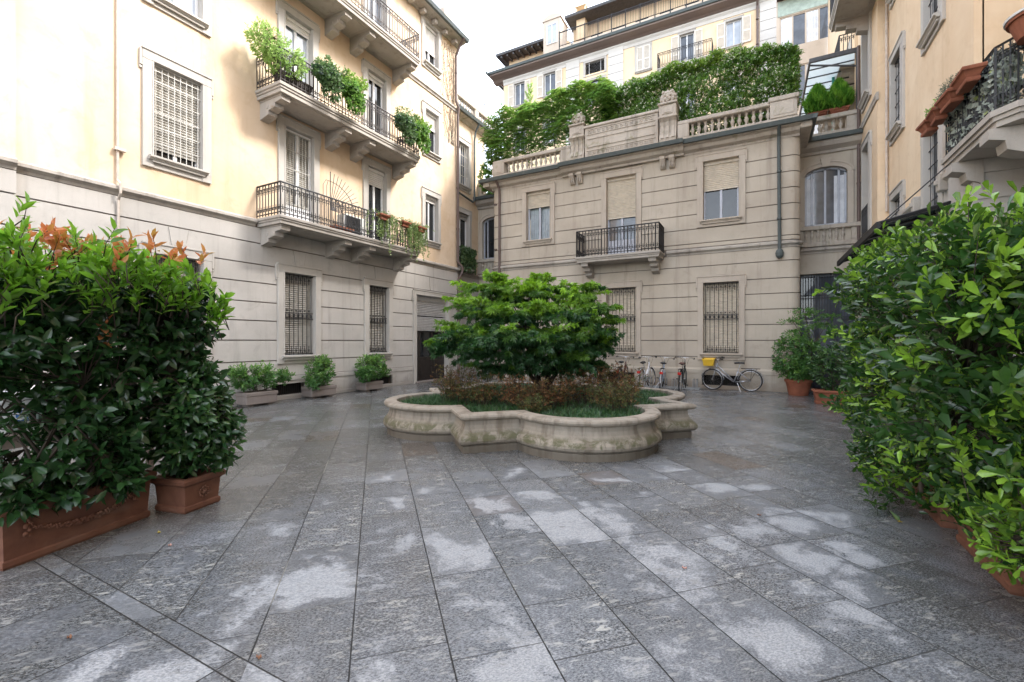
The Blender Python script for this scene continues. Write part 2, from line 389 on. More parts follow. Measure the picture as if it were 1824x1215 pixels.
# ------------------------------------------------------------------ paving
def m_paving():
    k = NT('wet_stone_paving'); p = k.pos(); s = k.sep(p)
    X, Y = s[0], s[1]
    r2 = .70711
    a1 = k.m('MULTIPLY', k.m('SUBTRACT', Y, X), r2)
    b1 = k.m('MULTIPLY', k.m('ADD', X, Y), r2)
    W = .473
    # diagonal field
    sb = k.m('DIVIDE', k.m('ADD', b1, .12), W); ib = k.m('FLOOR', sb); fb = k.m('FRACT', sb)
    rb = k.white(k.comb(ib, 3.1, 7.7))
    long_ = k.m('GREATER_THAN', rb, .72)
    La = k.m('ADD', W, k.m('MULTIPLY', long_, .34))
    sa = k.m('ADD', k.m('DIVIDE', a1, La), k.m('MULTIPLY', rb, 2.7)); ia = k.m('FLOOR', sa); fa = k.m('FRACT', sa)
    # court aligned field, nearer than the drain strip
    W2 = .677
    sb2 = k.m('DIVIDE', k.m('ADD', X, 3.6), W2); ib2 = k.m('FLOOR', sb2); fb2 = k.m('FRACT', sb2)
    sa2 = k.m('DIVIDE', k.m('SUBTRACT', Y, 1.22), .95); ia2 = k.m('FLOOR', sa2); fa2 = k.m('FRACT', sa2)
    near = k.m('LESS_THAN', Y, 1.22)
    def pick(f, g): return k.m('ADD', k.m('MULTIPLY', near, g), k.m('MULTIPLY', k.m('SUBTRACT', 1.0, near), f))
    def edge(f, w):
        e = k.m('MINIMUM', f, k.m('SUBTRACT', 1.0, f)); return k.m('MULTIPLY', e, w)
    jit = k.m('MULTIPLY', k.m('SUBTRACT', k.noise(p, 14, 3), .5), .006)
    eb = pick(edge(fb, W), edge(fb2, W2)); ea = pick(k.m('MULTIPLY', edge(fa, 1.0), La), edge(fa2, .95))
    strip = k.m('MULTIPLY', k.m('GREATER_THAN', Y, 1.22), k.m('LESS_THAN', Y, 1.33))
    es = k.m('MINIMUM', k.m('ABSOLUTE', k.m('SUBTRACT', Y, 1.22)), k.m('ABSOLUTE', k.m('SUBTRACT', Y, 1.33)))
    esx = edge(fb2, W2)
    eb = k.m('ADD', k.m('MULTIPLY', strip, esx), k.m('MULTIPLY', k.m('SUBTRACT', 1.0, strip), eb))
    ea = k.m('ADD', k.m('MULTIPLY', strip, 1.0), k.m('MULTIPLY', k.m('SUBTRACT', 1.0, strip), ea))
    de = k.m('MINIMUM', k.m('MINIMUM', eb, ea), es)
    tid = k.comb(pick(ia, k.m('ADD', ia2, 91.0)), pick(ib, k.m('ADD', ib2, 57.0)), k.m('MULTIPLY', strip, 9.0))
    rt = k.white(tid); rt2 = k.white(k.comb(k.m('ADD', rt, 4.2), rt, 1.0)); rt3 = k.white(k.comb(rt, 8.8, rt2))
    ja = k.step(k.m('ADD', ea, jit), .001, .006); jb = k.step(k.m('ADD', eb, jit), .0015, .006); js = k.step(k.m('ADD', es, jit), .002, .006)
    joint = k.m('MULTIPLY', k.m('MULTIPLY', jb, js), k.m('ADD', k.m('MULTIPLY', ja, .75), .25))     # 1 on stone
    # gneiss: dark ground with pale flakes lying along one direction
    fl = k.comb(a1, k.m('MULTIPLY', b1, 1.0), rt)
    g1 = k.noise(k.scaled(fl, (125, 58, 5)), 1.0, 4, .78)
    g2 = k.noise(k.scaled(fl, (26, 8, 5)), 1.0, 4, .7, .3)
    g3 = k.noise(k.scaled(fl, (300, 150, 5)), 1.0, 2, .6)
    base = k.mix(k.step(g1, .38, .64), (.030, .032, .035), (.37, .38, .385))
    base = k.mix(k.step(g3, .45, .75), base, (.025, .026, .027))
    base = k.mix(k.m('MULTIPLY', k.step(g2, .56, .64), .85), base, (.50, .49, .45))
    base = k.mix(k.m('MULTIPLY', rt, .40), base, (.045, .046, .047))
    base = k.mix(k.m('MULTIPLY', k.step(rt3, .72, .98), .35), base, (.30, .305, .31))
    brown = k.m('MULTIPLY', k.m('MULTIPLY', k.m('GREATER_THAN', rt2, .955), k.m('SUBTRACT', 1.0, near)), .6)
    base = k.mix(brown, base, (.12, .085, .06))
    olive = k.step(k.noise(p, .35, 3), .45, .65)
    base = k.mix(k.m('MULTIPLY', olive, .18), base, (.05, .046, .032))
    # drying: each slab dries from its middle, edges stay wet
    n1 = k.noise(p, 1.75, 4, .55, .4); n2 = k.noise(p, 7.0, 6, .7, .8); n3 = k.noise(p, 42, 4, .7)
    cen = k.step(k.m('MINIMUM', ea, eb), .0, .13)
    big = k.noise(p, .33, 3, .5)
    # open middle of the court dries first
    dx = k.m('SUBTRACT', X, -.6); dy = k.m('SUBTRACT', Y, 2.9)
    rr = k.m('SQRT', k.m('ADD', k.m('MULTIPLY', dx, dx), k.m('MULTIPLY', dy, dy)))
    mid = k.step(rr, .5, 5.5, .14, -.06)
    v = k.m('ADD', k.m('MULTIPLY', n1, .78), k.m('MULTIPLY', n2, .36))
    v = k.m('ADD', v, k.m('MULTIPLY', k.m('ADD', k.m('SUBTRACT', n3, .5), k.m('SUBTRACT', g1, .5)), .13))
    v = k.m('ADD', v, k.m('MULTIPLY', k.m('SUBTRACT', rt3, .5), .15))
    v = k.m('ADD', v, k.m('MULTIPLY', cen, .06)); v = k.m('ADD', v, mid)
    v = k.m('ADD', v, k.m('MULTIPLY', k.m('SUBTRACT', big, .5), .35))
    px_ = k.m('SUBTRACT', X, -3.56); py_ = k.m('SUBTRACT', Y, 7.8)
    pr = k.m('SQRT', k.m('ADD', k.m('MULTIPLY', px_, px_), k.m('MULTIPLY', py_, py_)))
    wet = k.step(k.m('ADD', pr, k.m('MULTIPLY', n2, .9)), 4.2, 2.6)
    wet = k.m('MAXIMUM', wet, k.m('MAXIMUM', k.step(k.m('ADD', X, k.m('MULTIPLY', n1, -1.2)), -.1, .9), k.step(k.m('ADD', X, k.m('MULTIPLY', n1, 1.2)), -3.0, -3.9)))
    v = k.m('SUBTRACT', v, k.m('MULTIPLY', wet, .07))
    base = k.mix(k.m('MULTIPLY', wet, .42), base, k.mix(g1, (.012, .011, .009), (.13, .122, .105)))
    dry = k.step(v, .745, .85)
    damp = k.step(v, .50, .84)
    base = k.mix(k.m('MULTIPLY', damp, .5), base, k.mix(g1, (.05, .055, .065), (.28, .30, .34)))
    drycol = k.mix(k.step(g1, .35, .65), (.27, .28, .29), (.50, .505, .51))
    drycol = k.mix(k.step(g2, .58, .7), drycol, (.17, .17, .17))
    base = k.mix(k.m('MULTIPLY', dry, .68), base, drycol)
    moist = k.m('SUBTRACT', 1.0, k.m('MAXIMUM', dry, k.m('MULTIPLY', damp, k.m('MULTIPLY', rt2, .6))))
    rough = k.m('ADD', k.m('SUBTRACT', .66, k.m('MULTIPLY', moist, .42)), k.m('MULTIPLY', k.m('SUBTRACT', g1, .5), .30))
    jc = k.mix(k.step(k.noise(p, .9, 3), .56, .66), (.014, .013, .012), (.20, .19, .165))
    col = k.mix(joint, jc, base)
    h = k.m('ADD', k.m('MULTIPLY', joint, 1.0), k.m('MULTIPLY', g1, .45))
    h = k.m('ADD', h, k.m('MULTIPLY', rt, .4))
    h = k.m('ADD', h, k.m('MULTIPLY', n2, .25))
    rough = k.m('MAXIMUM', rough, k.m('MULTIPLY', k.m('SUBTRACT', 1.0, joint), .8), clamp=True)
    return k.done(k.bsdf(col, rough, spec=.5, normal=k.bump(h, .5, .006)))
M['paving'] = m_paving()
M['asphalt'] = m_stone('asphalt', (.05, .05, .05), (.06, .06, .06), (.03, .03, .03), 40, .3)

# ------------------------------------------------------------------ building kit
def wall(mb, u0, u1, z0, z1, ops, d=0.0, reveal=.24):
    us = sorted({u0, u1} | {q for o in ops for q in o[:2] if u0 < q < u1})
    zs = sorted({z0, z1} | {q for o in ops for q in o[2:] if z0 < q < z1})
    for i in range(len(us) - 1):
        for j in range(len(zs) - 1):
            cu, cz = (us[i] + us[i + 1]) / 2, (zs[j] + zs[j + 1]) / 2
            if any(o[0] < cu < o[1] and o[2] < cz < o[3] for o in ops): continue
            mb.quad((us[i], d, zs[j]), (us[i + 1], d, zs[j]), (us[i + 1], d, zs[j + 1]), (us[i], d, zs[j + 1]))
    for a, b, c, e in ops:
        a2, b2, c2, e2 = max(a, u0), min(b, u1), max(c, z0), min(e, z1)
        if a2 >= b2 or c2 >= e2: continue
        q = d - reveal
        mb.quad((a2, d, c2), (a2, q, c2), (a2, q, e2), (a2, d, e2))
        mb.quad((b2, d, c2), (b2, q, c2), (b2, q, e2), (b2, d, e2))
        if e <= z1: mb.quad((a2, d, e), (b2, d, e), (b2, q, e), (a2, q, e))
        if c >= z0: mb.quad((a2, d, c), (b2, d, c), (b2, q, c), (a2, q, c))
def courses(mb, u0, u1, zs, ops, d0, d1, gap=.028, pad=.17, padt=.2, padb=.0):
    R = [(a - pad, b + pad, c - padb, e + padt) for a, b, c, e in ops]
    for i in range(len(zs) - 1):
        lo, hi = zs[i] + gap / 2, zs[i + 1] - gap / 2
        br = sorted({lo, hi} | {q for r in R for q in r[2:] if lo < q < hi})
        for j in range(len(br) - 1):
            cz = (br[j] + br[j + 1]) / 2
            cur = u0
            for r in sorted(r for r in R if r[2] < cz < r[3]):
                if r[0] > cur + .02: mb.box(cur, min(r[0], u1), d0, d1, br[j], br[j + 1])
                cur = max(cur, r[1])
            if cur < u1 - .02: mb.box(cur, u1, d0, d1, br[j], br[j + 1])

def surround(fr, o, d0=.0, w=.20, t=.23, proud=.055, apron=.22, ears=True, door=False):
    a, b, c, e = o; mb = MB(fr); p = d0 + proud
    zb = c if door else c - apron
    mb.box(a - w, a, d0 - .02, p, zb, e, .006); mb.box(b, b + w, d0 - .02, p, zb, e, .006)
    mb.box(a - w, b + w, d0 - .02, p + .002, e, e + t, .006)
    mb.box(a - w - .012, b + w + .012, d0 - .02, p + .022, e + t - .045, e + t, .006)
    q = d0 - .235
    for x in (a + .003, b - .003): mb.quad((x, q, c), (x, p - .002, c), (x, p - .002, e), (x, q, e))
    mb.quad((a, q, e - .003), (b, q, e - .003), (b, p - .002, e - .003), (a, p - .002, e - .003))
    # raised inner fillet
    mb.box(a - .035, a - .004, p - .01, p + .012, c, e, .004); mb.box(b + .004, b + .035, p - .01, p + .012, c, e, .004)
    mb.box(a - .035, b + .035, p - .01, p + .012, e + .004, e + .035, .004)
    if ears:
        for s0, s1 in ((a - w - .05, a - w), (b + w, b + w + .05)):
            mb.box(s0, s1, d0 - .02, p - .004, e - .16, e + t - .05, .006)
            mb.box(s0, s1, d0 - .02, p - .02, e - .22, e - .165, .006)
    if not door and apron > 0:
        mb.box(a, b, d0 - .02, p - .015, zb, c - .10, .006)
    return mb
def sill(fr, o, d0=0.0, ov=.10):
    a, b, c, e = o; mb = MB(fr)
    mb.profile(a - ov, b + ov, [(d0 - .2, c), (d0 - .2, c - .09), (d0 + .10, c - .09), (d0 + .125, c - .055), (d0 + .155, c - .045), (d0 + .155, c - .008), (d0 + .10, c)])
    mb.box(a - ov + .06, b + ov - .06, d0 + .05, d0 + .095, c - .135, c - .09, .006)
    return mb
def sash(fr, o, dd, leaves=2, fw=.055, mid=None, bottom=0.0):
    a, b, c, e = o; mb = MB(fr)
    mb.box(a, a + fw, dd - .03, dd + .03, c, e, .006); mb.box(b - fw, b, dd - .03, dd + .03, c, e, .006)
    mb.box(a + fw, b - fw, dd - .03, dd + .03, c, c + fw + bottom, .006); mb.box(a + fw, b - fw, dd - .03, dd + .03, e - fw, e, .006)
    n = leaves
    for i in range(1, n):
        x = a + (b - a) * i / n
        mb.box(x - fw * .7, x + fw * .7, dd - .028, dd + .036, c + fw + bottom, e - fw, .006)
    for z in (mid or []): mb.box(a + fw, b - fw, dd - .02, dd + .025, z - .02, z + .02, .004)
    return mb
def rolls(fr, a, b, z0, z1, dd, pitch=.056, bottombar=True):
    mb = MB(fr); n = max(2, int((z1 - z0) / pitch)); h = (z1 - z0) / n
    for i in range(n):
        q = z0 + i * h
        mb.add([(a, dd, q), (b, dd, q), (b, dd + .004, q + h * .12), (a, dd + .004, q + h * .12), (b, dd + .022, q + h * .55), (a, dd + .022, q + h * .55), (b, dd, q + h), (a, dd, q + h)],
               [(0, 1, 2, 3), (3, 2, 4, 5), (5, 4, 6, 7)])
    if bottombar: mb.box(a, b, dd - .008, dd + .02, z0 - .045, z0, .004)
    return mb
def window(root, fr, o, d0=0.0, kind='sash', shut=None, trim='trim', frame='white', glass='glass', shmat='shutter', door=False, w=.20, t=.23,
           leaves=2, ears=True, apron=.22, label=None, mid=None, bottom=0.0, sills=True, curtain=False, proud=.055, recess=.15):
    """opening (u0, u1, z0, z1); shut = height where the roller shutter stops"""
    a, b, c, e = o
    win = surround(fr, o, d0, w, t, proud, apron, ears, door).build('window', M[trim], root)
    if label: win['label'] = label
    if sills and not door: sill(fr, o, d0).build('sill', M[trim], win)
    top = e
    if kind == 'sash':
        sh = shut if shut is not None else e
        sash(fr, (a, b, c, e), -recess, leaves, mid=mid, bottom=bottom).build('sash', M[frame], win)
        g = MB(fr); g.quad((a, -recess - .012, c), (b, -recess - .012, c), (b, -recess - .012, e), (a, -recess - .012, e))
        g.build('pane', M['clear' if curtain else glass], win)
        if curtain:
            cm = MB(fr); n = 44; m1, m2 = (a + b) / 2 - .01, (a + b) / 2 + .01
            for q0, q1 in ((a + .03, m1), (m2, b - .03)):
                P = []
                for i in range(n + 1):
                    u = q0 + (q1 - q0) * i / n
                    P.append((u, -recess - .10 + .02 * math.sin(i * 1.35) + .008 * math.sin(i * .6)))
                for i in range(n):
                    cm.quad((P[i][0], P[i][1], c), (P[i + 1][0], P[i + 1][1], c), (P[i + 1][0], P[i + 1][1], e), (P[i][0], P[i][1], e))
            cm.build('curtain', M['curtain'], win, smooth=True)
            k = MB(fr); k.box(a - .1, b + .1, -recess - .5, -recess - .48, c - .1, e + .1); k.build('interior', M['darkroom'], win)
        if shut is not None:
            mb = rolls(fr, a + .005, b - .005, shut, e, -recess + .045)
            mb.box(a + .002, b - .002, -recess + .03, -recess + .10, e - .10, e - .002, .006)
            mb.build('roller_shutter', M[shmat], win)
    elif kind == 'closed':
        rolls(fr, a + .005, b - .005, c + .05, e, -recess + .03).build('roller_shutter', M[shmat], win)
    return win

def scroll(mb, u, d, z, du, dd, r, s, up):
    """a small C scroll lying in the plane of the railing"""
    pts = []
    for i in range(7):
        a = PI * (-.45 + 1.45 * i / 6)
        rr = r * (1 - .07 * i)
        x = s * (rr + .004 - rr * math.cos(a) * .95) ; y = up * rr * math.sin(a)
        pts.append((u + du * x, d + dd * x, z + y))
    mb.path(pts, .0085, 3)
def railing_run(mb, p0, p1, z0, z1, spacing=.115, posts=True):
    (u0, d0), (u1, d1) = p0, p1
    L = math.hypot(u1 - u0, d1 - d0); du, dd = (u1 - u0) / L, (d1 - d0) / L
    n = max(2, round(L / spacing))
    for z, r in ((z1, .02), (z0 + .05, .013), (z1 - .10, .011)):
        mb.tube((u0, d0, z), (u1, d1, z), r, 4)
    for i in range(n + 1):
        q = L * i / n; u, d = u0 + du * q, d0 + dd * q
        thick = posts and i % 8 == 0
        mb.tube((u, d, z0 if not thick else z0 - .02), (u, d, z1), .0135 if not thick else .019, 4)
        if i < n:
            c = L / n * .5
            for zz, up in ((z0 + .16, 1), (z1 - .16, -1)):
                for s in (-1, 1):
                    scroll(mb, u + du * c, d + dd * c, zz, du, dd, .034, s, up)
                mb.tube((u + du * c, d + dd * c, zz - .05 * up), (u + du * c, d + dd * c, zz + .085 * up), .008, 4)
            if i % 2 == 0: 
                mb.path([(u + du * c * (1 + math.cos(a) * .55), d + dd * c * (1 + math.cos(a) * .55), z1 - .05 + .03 * math.sin(a)) for a in np.linspace(0, 2 * PI, 7)[:-1]], .005, 3, closed=True)
def bracket_mb(fr, u, zt, depth, d0, w=.24):
    mb = MB(fr)
    mb.prism_u([(d0, zt), (depth * .86, zt), (depth * .86, zt - .12), (depth * .60, zt - .15), (depth * .60, zt - .25), (depth * .34, zt - .29), (depth * .34, zt - .38), (d0, zt - .46)], u - w / 2, u + w / 2)
    mb.box(u - w / 2 - .02, u + w / 2 + .02, d0, depth * .88, zt - .035, zt - .003, .006)
    for s in (-1, 1):
        for k in (0, 1):
            q = depth * (.30 + .2 * k)
            x = u + s * (w / 2 + .004)
            mb.box(x - .008, x + .008, q - .05, q + .05, zt - .235, zt - .15, .004)
    return mb
def balcony(root, fr, u0, u1, zb, zt, depth, brs, rail, d0=0.0, mat='slab', iron='iron', label=None, spacing=.115, bw=.24):
    mb = MB(fr)
    h = zt - zb
    mb.box(u0 + .05, u1 - .05, d0 - .1, depth - .05, zb, zb + h * .38, .006)
    mb.box(u0 + .025, u1 - .025, d0 - .1, depth - .025, zb + h * .38, zb + h * .62, .012)
    mb.box(u0, u1, d0 - .1, depth, zb + h * .62, zt, .014)
    # sunk panels underneath, framed between the brackets
    cu = [u0 + .05] + sorted(brs) + [u1 - .05]
    for i in range(len(cu) - 1):
        x0, x1 = cu[i] + bw / 2 + .06, cu[i + 1] - bw / 2 - .06
        if x1 - x0 > .3:
            for a, b, c, e in ((x0, x1, d0 + .12, d0 + .15), (x0, x1, depth - .19, depth - .16), (x0, x0 + .03, d0 + .15, depth - .19), (x1 - .03, x1, d0 + .15, depth - .19)):
                mb.box(a, b, c, e, zb - .012, zb + .004)
    bal = mb.build('balcony', M[mat], root)
    if label: bal['label'] = label
    for u in brs: bracket_mb(fr, u, zb, depth, d0, bw).build('bracket', M[mat], bal)
    r = MB(fr); e = .045
    railing_run(r, (u0 + e, d0 + .01), (u0 + e, depth - e), zt + .02, rail, spacing, False)
    railing_run(r, (u0 + e, depth - e), (u1 - e, depth - e), zt + .02, rail, spacing)
    railing_run(r, (u1 - e, depth - e), (u1 - e, d0 + .01), zt + .02, rail, spacing, False)
    r.build('railing', M[iron], bal)
    return bal
def grille(fr, o, dd, n, mid=None, mat='iron', parent=None, r=.010, curls=True, horiz=()):
    a, b, c, e = o; mb = MB(fr)
    for z in (c + .03, e - .03): mb.box(a, b, dd - .006, dd + .006, z - .012, z + .012)
    for i in range(n):
        u = a + (b - a) * (i + .5) / n
        mb.tube((u, dd, c + .01), (u, dd, e - .01), r, 5)
        if curls and i < n - 1:
            h = (b - a) / n / 2
            for zz, up in ((c + .12, 1), (e - .14, -1)):
                for s in (-1, 1): scroll(mb, u + h, dd, zz, 1, 0, h * .42, s, up)
                mb.tube((u + h, dd, zz - .07 * up), (u + h, dd, zz + .12 * up), .008, 4)
    for z in horiz: mb.box(a, b, dd - .007, dd + .007, z - .008, z + .008)
    if mid:
        for z in (mid - .075, mid + .075): mb.box(a, b, dd - .008, dd + .008, z - .010, z + .010)
        for i in range(n):
            u = a + (b - a) * (i + .5) / n
            mb.lathe(u, dd, [(.012, mid - .06), (.024, mid - .02), (.024, mid + .02), (.012, mid + .06)], 6)
            if i < n - 1:
                h = (b - a) / n / 2
                mb.path([(u + h + h * .8 * math.cos(t), dd, mid + .05 * math.sin(t)) for t in np.linspace(0, 2 * PI, 9)[:-1]], .007, 3, closed=True)
                for s in (-1, 1): scroll(mb, u + h, dd, mid + .14, 1, 0, h * .4, s, 1)
    return mb.build('grille', M[mat], parent)
def keystone(mb, o, d, t=.23, zt=4.0):
    a, b, c, e = o; m = (a + b) / 2; z0 = e + t + .015; z1 = zt - .02
    mb.prism_d([(m - .13, z0), (m + .13, z0), (m + .19, z1), (m - .19, z1)], d - .01, d + .014)
    for s in (-1, 1):
        mb.prism_d([(m + s * .145, z0), (m + s * .155, z0), (m + s * .215, z1), (m + s * .205, z1)], d - .01, d + .003)
BAL_PROF = [(.052, 0), (.052, .05), (.034, .07), (.026, .10), (.058, .20), (.062, .235), (.045, .29), (.028, .34), (.040, .365), (.040, .385), (.052, .395), (.052, .44)]
def baluster_mesh(fr, u, d, z0, h, k=1.0):
    mb = MB(fr)
    mb.lathe(u, d, [(r * k, z0 + q / .44 * h) for r, q in BAL_PROF], 10)
    return mb
def string_course(mb, u0, u1, zc=4.5, d0=0.0, out=.12):
    mb.profile(u0, u1, [(d0 - .02, zc - .10), (d0 + .035, zc - .10), (d0 + .045, zc - .05), (d0 + out * .7, zc - .02), (d0 + out, zc), (d0 + out, zc + .055), (d0 + .03, zc + .11), (d0 - .02, zc + .11)])
def pipe_run(pts, r, fr, clips=()):
    mb = MB(fr); mb.path(pts, r, 10)
    for z in clips:
        u, d = pts[0][:2]
        mb.lathe(u, d, [(r * 1.05, z - .03), (r * 1.28, z - .025), (r * 1.28, z + .025), (r * 1.05, z + .03)], 10)
    return mb
def plinth(mb, u0, u1, ops, d=.06):
    for z0, z1, q in ((0, .10, d + .025), (.10, .50, d), (.50, .62, d + .02)):
        cur = u0
        for a, b, c, e in sorted(ops):
            if c < z1 - .001 and e > z0 + .001:
                lo, hi = max(z0, c), min(z1, e)
                if a > cur: mb.box(cur, a, 0, q, z0, z1, .004)
                if lo > z0: mb.box(a, b, 0, q, z0, lo)
                if hi < z1: mb.box(a, b, 0, q, hi, z1)
                cur = b
        if cur < u1: mb.box(cur, u1, 0, q, z0, z1, .004)
    mb.prism_u([(0, .62), (d + .02, .62), (d - .01, .66), (.03, .68), (0, .68)], u0, u1) if not any(e > .7 and c < .5 for a, b, c, e in ops) else None
def vent(root, fr, u0, u1, z0, z1, d=.06):
    v = MB(fr); v.box(u0, u1, -.14, -.13, z0, z1); o = v.build('vent', M['darkroom'], root)
    g = MB(fr); n = int((u1 - u0) / .06)
    for i in range(1, n): g.tube((u0 + (u1 - u0) * i / n, d - .05, z0), (u0 + (u1 - u0) * i / n, d - .05, z1), .006, 4)
    g.build('vent_bars', M['iron'], o)
def sc_part(root, fr, u0, u1, zc=4.5, d0=0.0, out=.12, mat='cornice'):
    mb = MB(fr); string_course(mb, u0, u1, zc, d0, out); return mb.build('string_course', M[mat], root)
ZG = [.62, 1.04, 1.57, 2.06, 2.53, 3.01, 3.47, 4.0, 4.40]
ZU = [4.62, 4.76, 5.24, 5.72, 6.20, 6.68, 7.16, 7.72]

# ================================================================== LEFT BUILDING
lb = thing('apartment_building', 'cream apartment building on the left with three iron balconies over grey stone', 'building', (XL, 8, 0))
fr = fr_left
gA, gB, gC, gD = (4.75, 5.70, 1.17, 3.36), (7.71, 8.65, 1.17, 3.37), (10.68, 11.56, 1.17, 3.35), (12.98, 14.92, 0, 3.25)
f1A, f1B, f1C, f1D = (4.77, 5.70, 5.38, 7.33), (7.76, 8.62, 4.62, 7.26), (10.67, 11.47, 4.62, 7.2), (13.52, 14.29, 5.37, 7.1)
f2A, f2B, f2C, f2D = (4.77, 5.70, 8.72, 10.4), (7.75, 8.59, 7.85, 10.30), (10.66, 11.46, 7.85, 10.29), (13.54, 14.31, 8.75, 10.33)
f3A, f3B, f3C, f3D = (4.77, 5.70, 11.9, 13.5), (7.75, 8.59, 11.15, 13.45), (10.66, 11.46, 11.15, 13.45), (13.50, 14.31, 12.08, 13.62)
vB, vC = (7.35, 8.35, .12, .42), (10.75, 11.75, .10, .40)
Y0, Y1 = -7.0, 15.65
mb = MB(fr)
ups = [f1A, f1B, f1C, f1D, f2A, f2B, f2C, f2D, f3A, f3B, f3C, f3D]
wall(mb, Y0, Y1, 4.5, 14.0, ups)
mb.quad((Y1, 0, 0), (Y1, -.6, 0), (Y1, -.6, 14.0), (Y1, 0, 14.0))
mb.box(Y0, 2.75, -.02, .13, 4.61, 14.0)
mb.build('upper_wall', M['plaster'], lb)
mb = MB(fr)
wall(mb, Y0, Y1, 0, 4.5, [gA, gB, gC, gD, vB, vC])
mb.build('joints', M['joint'], lb)
mb = MB(fr)
gops = [gA, gB, gC, gD]
courses(mb, 2.75, Y1, ZG, gops, .001, .032, pad=.15)
courses(mb, Y0, 2.75, ZG, [], .001, .16)
for o in (gA, gB, gC): keystone(mb, o, .032)
keystone(mb, gD, .032, .22)
plinth(mb, 2.75, Y1, [vB, vC, (12.80, 15.10, 0, 3.3)])
mb.build('ground_floor_wall', M['stucco'], lb)
sc_part(lb, fr, 2.75, 6.94); sc_part(lb, fr, 12.12, Y1); sc_part(lb, fr, Y0, 2.75, d0=.13)
mb = MB(fr); string_course(mb, 12.2, Y1, 11.16, out=.09); mb.build('string_course', M['cornice'], lb)
mb = MB(fr)
mb.profile(Y0, Y1 + .05, [(-.3, 13.75), (.06, 13.75), (.08, 13.82), (.30, 13.86), (.42, 13.90), (.42, 13.98), (-.3, 14.1)])
for i in range(34): mb.box(Y0 + .35 + i * .66, Y0 + .50 + i * .66, .05, .28, 13.66, 13.80, .006)
mb.build('cornice', M['cornice'], lb)
mb = MB(fr); mb.prism_u([(.40, 13.90), (.52, 13.90), (.56, 14.02), (.52, 14.02), (.50, 13.94), (.42, 13.94)], Y0, Y1 + .08); mb.build('gutter', M['gutter'], lb)
mb = MB(fr); mb.prism_u([(.42, 14.0), (-6, 15.6), (-6, 15.4), (-.2, 13.9)], Y0, Y1 + .05); mb.build('roof', M['terra_d'], lb)
mb = MB(fr)
for u in (13.3, 15.0): mb.box(u, u + .55, -.9, -.2, 14.2, 15.2, .02)
mb.box(12.6, 15.6, -.35, -.25, 14.2, 14.9)
mb.build('roof_parapet', M['weath'], lb)
vent(lb, fr, *vB); vent(lb, fr, *vC)
# ground floor windows
for o, n in ((gA, 8), (gB, 7), (gC, 7)):
    w_ = window(lb, fr, o, .032, 'closed', trim='trim', shmat='blind', w=.19, recess=.17)
    grille(fr, o, -.02, n, (o[2] + o[3]) / 2 - .03, 'iron', w_)
# roller shuttered door
dr = surround(fr, gD, .032, .16, .20, .06, ears=True, door=True).build('entrance_door', M['trim'], lb)
mb = rolls(fr, 12.99, 14.91, 2.55, 3.05, -.10, .06); mb.box(12.99, 14.91, -.12, -.06, 3.05, 3.24, .01)
mb.build('roller_shutter', M['shutter_g'], dr)
rolls(fr, 12.99, 14.91, 1.98, 2.46, -.07, .06).build('roller_shutter', M['shutter_g'], dr)
mb = MB(fr)
for a, b in ((12.98, 13.35), (13.35, 14.15), (14.15, 14.92)):
    mb.box(a, a + .05, -.20, -.13, 0, 1.98, .006); mb.box(b - .05, b, -.20, -.13, 0, 1.98, .006)
    mb.box(a + .05, b - .05, -.20, -.14, 0, .95, .006); mb.box(a + .05, b - .05, -.20, -.13, 1.90, 1.98)
    mb.box(a + .12, b - .12, -.14, -.125, .14, .82, .008)
mb.build('door_leaf', M['door_dark'], dr)
mb = MB(fr); mb.quad((13.0, -.18, .95), (14.9, -.18, .95), (14.9, -.18, 1.95), (13.0, -.18, 1.95)); mb.build('pane', M['glass'], dr)
mb = MB(fr); mb.box(12.9, 15.0, -.30, -.25, 0, 3.4); mb.build('interior', M['darkroom'], dr)
mb = MB(fr); mb.lathe(14.2, -.1, [(.012, .98), (.02, 1.0), (.02, 1.04), (.012, 1.06)], 8); mb.build('handle', M['steel'], dr)
mb = MB(fr); mb.box(12.9, 15.0, -.24, .14, -.001, .055, .008); mb.build('doorstep', M['granite'], dr)
# first floor
w_ = window(lb, fr, f1A, 0, 'sash', shut=5.62, frame='white', shmat='blind', apron=.24)
grille(fr, f1A, -.02, 8, None, 'grillepale', w_, .009, False, [5.38 + .32 * i for i in range(1, 6)] + [7.2])
w_ = window(lb, fr, f1B, 0, 'closed', door=True, frame='white', recess=.19, shmat='blind')
mb = sash(fr, f1B, -.10, 2, bottom=.55); mb.build('sash', M['white'], w_)
grille(fr, (f1B[0] + .05, f1B[1] - .05, f1B[2] + .6, f1B[3] - .05), -.05, 8, None, 'grillepale', w_, .008, False, [5.7, 6.2, 6.7])
window(lb, fr, f1C, 0, 'sash', shut=6.70, door=True, frame='white', shmat='shutter_w')
window(lb, fr, f1D, 0, 'sash', shut=6.92, frame='white', shmat='shutter_w', w=.17)
# second floor
window(lb, fr, f2A, 0, 'sash', glass='glass_pale')
window(lb, fr, f2B, 0, 'sash', shut=10.08, door=True, shmat='shutter_w', glass='glass_pale')
window(lb, fr, f2C, 0, 'sash', shut=10.12, door=True, shmat='shutter_w')
window(lb, fr, f2D, 0, 'sash', shut=9.75, shmat='shutter_w', w=.17)
for o in (f3A, f3B, f3C): window(lb, fr, o, 0, 'sash', door=o is not f3A, glass='glass_mid')
window(lb, fr, f3D, 0, 'sash', shut=12.68, shmat='shutter_w', w=.16, t=.18)
BR = [7.2, 9.15, 10.07, 11.92]
balcony(lb, fr, 6.95, 12.12, 4.40, 4.60, .98, BR, 5.40, iron='iron', label='lowest balcony, hung with trailing plants at its far end')
balcony(lb, fr, 6.95, 12.12, 7.58, 7.82, .98, BR, 8.64, iron='iron_rust', label='middle balcony, crowded with green plants')
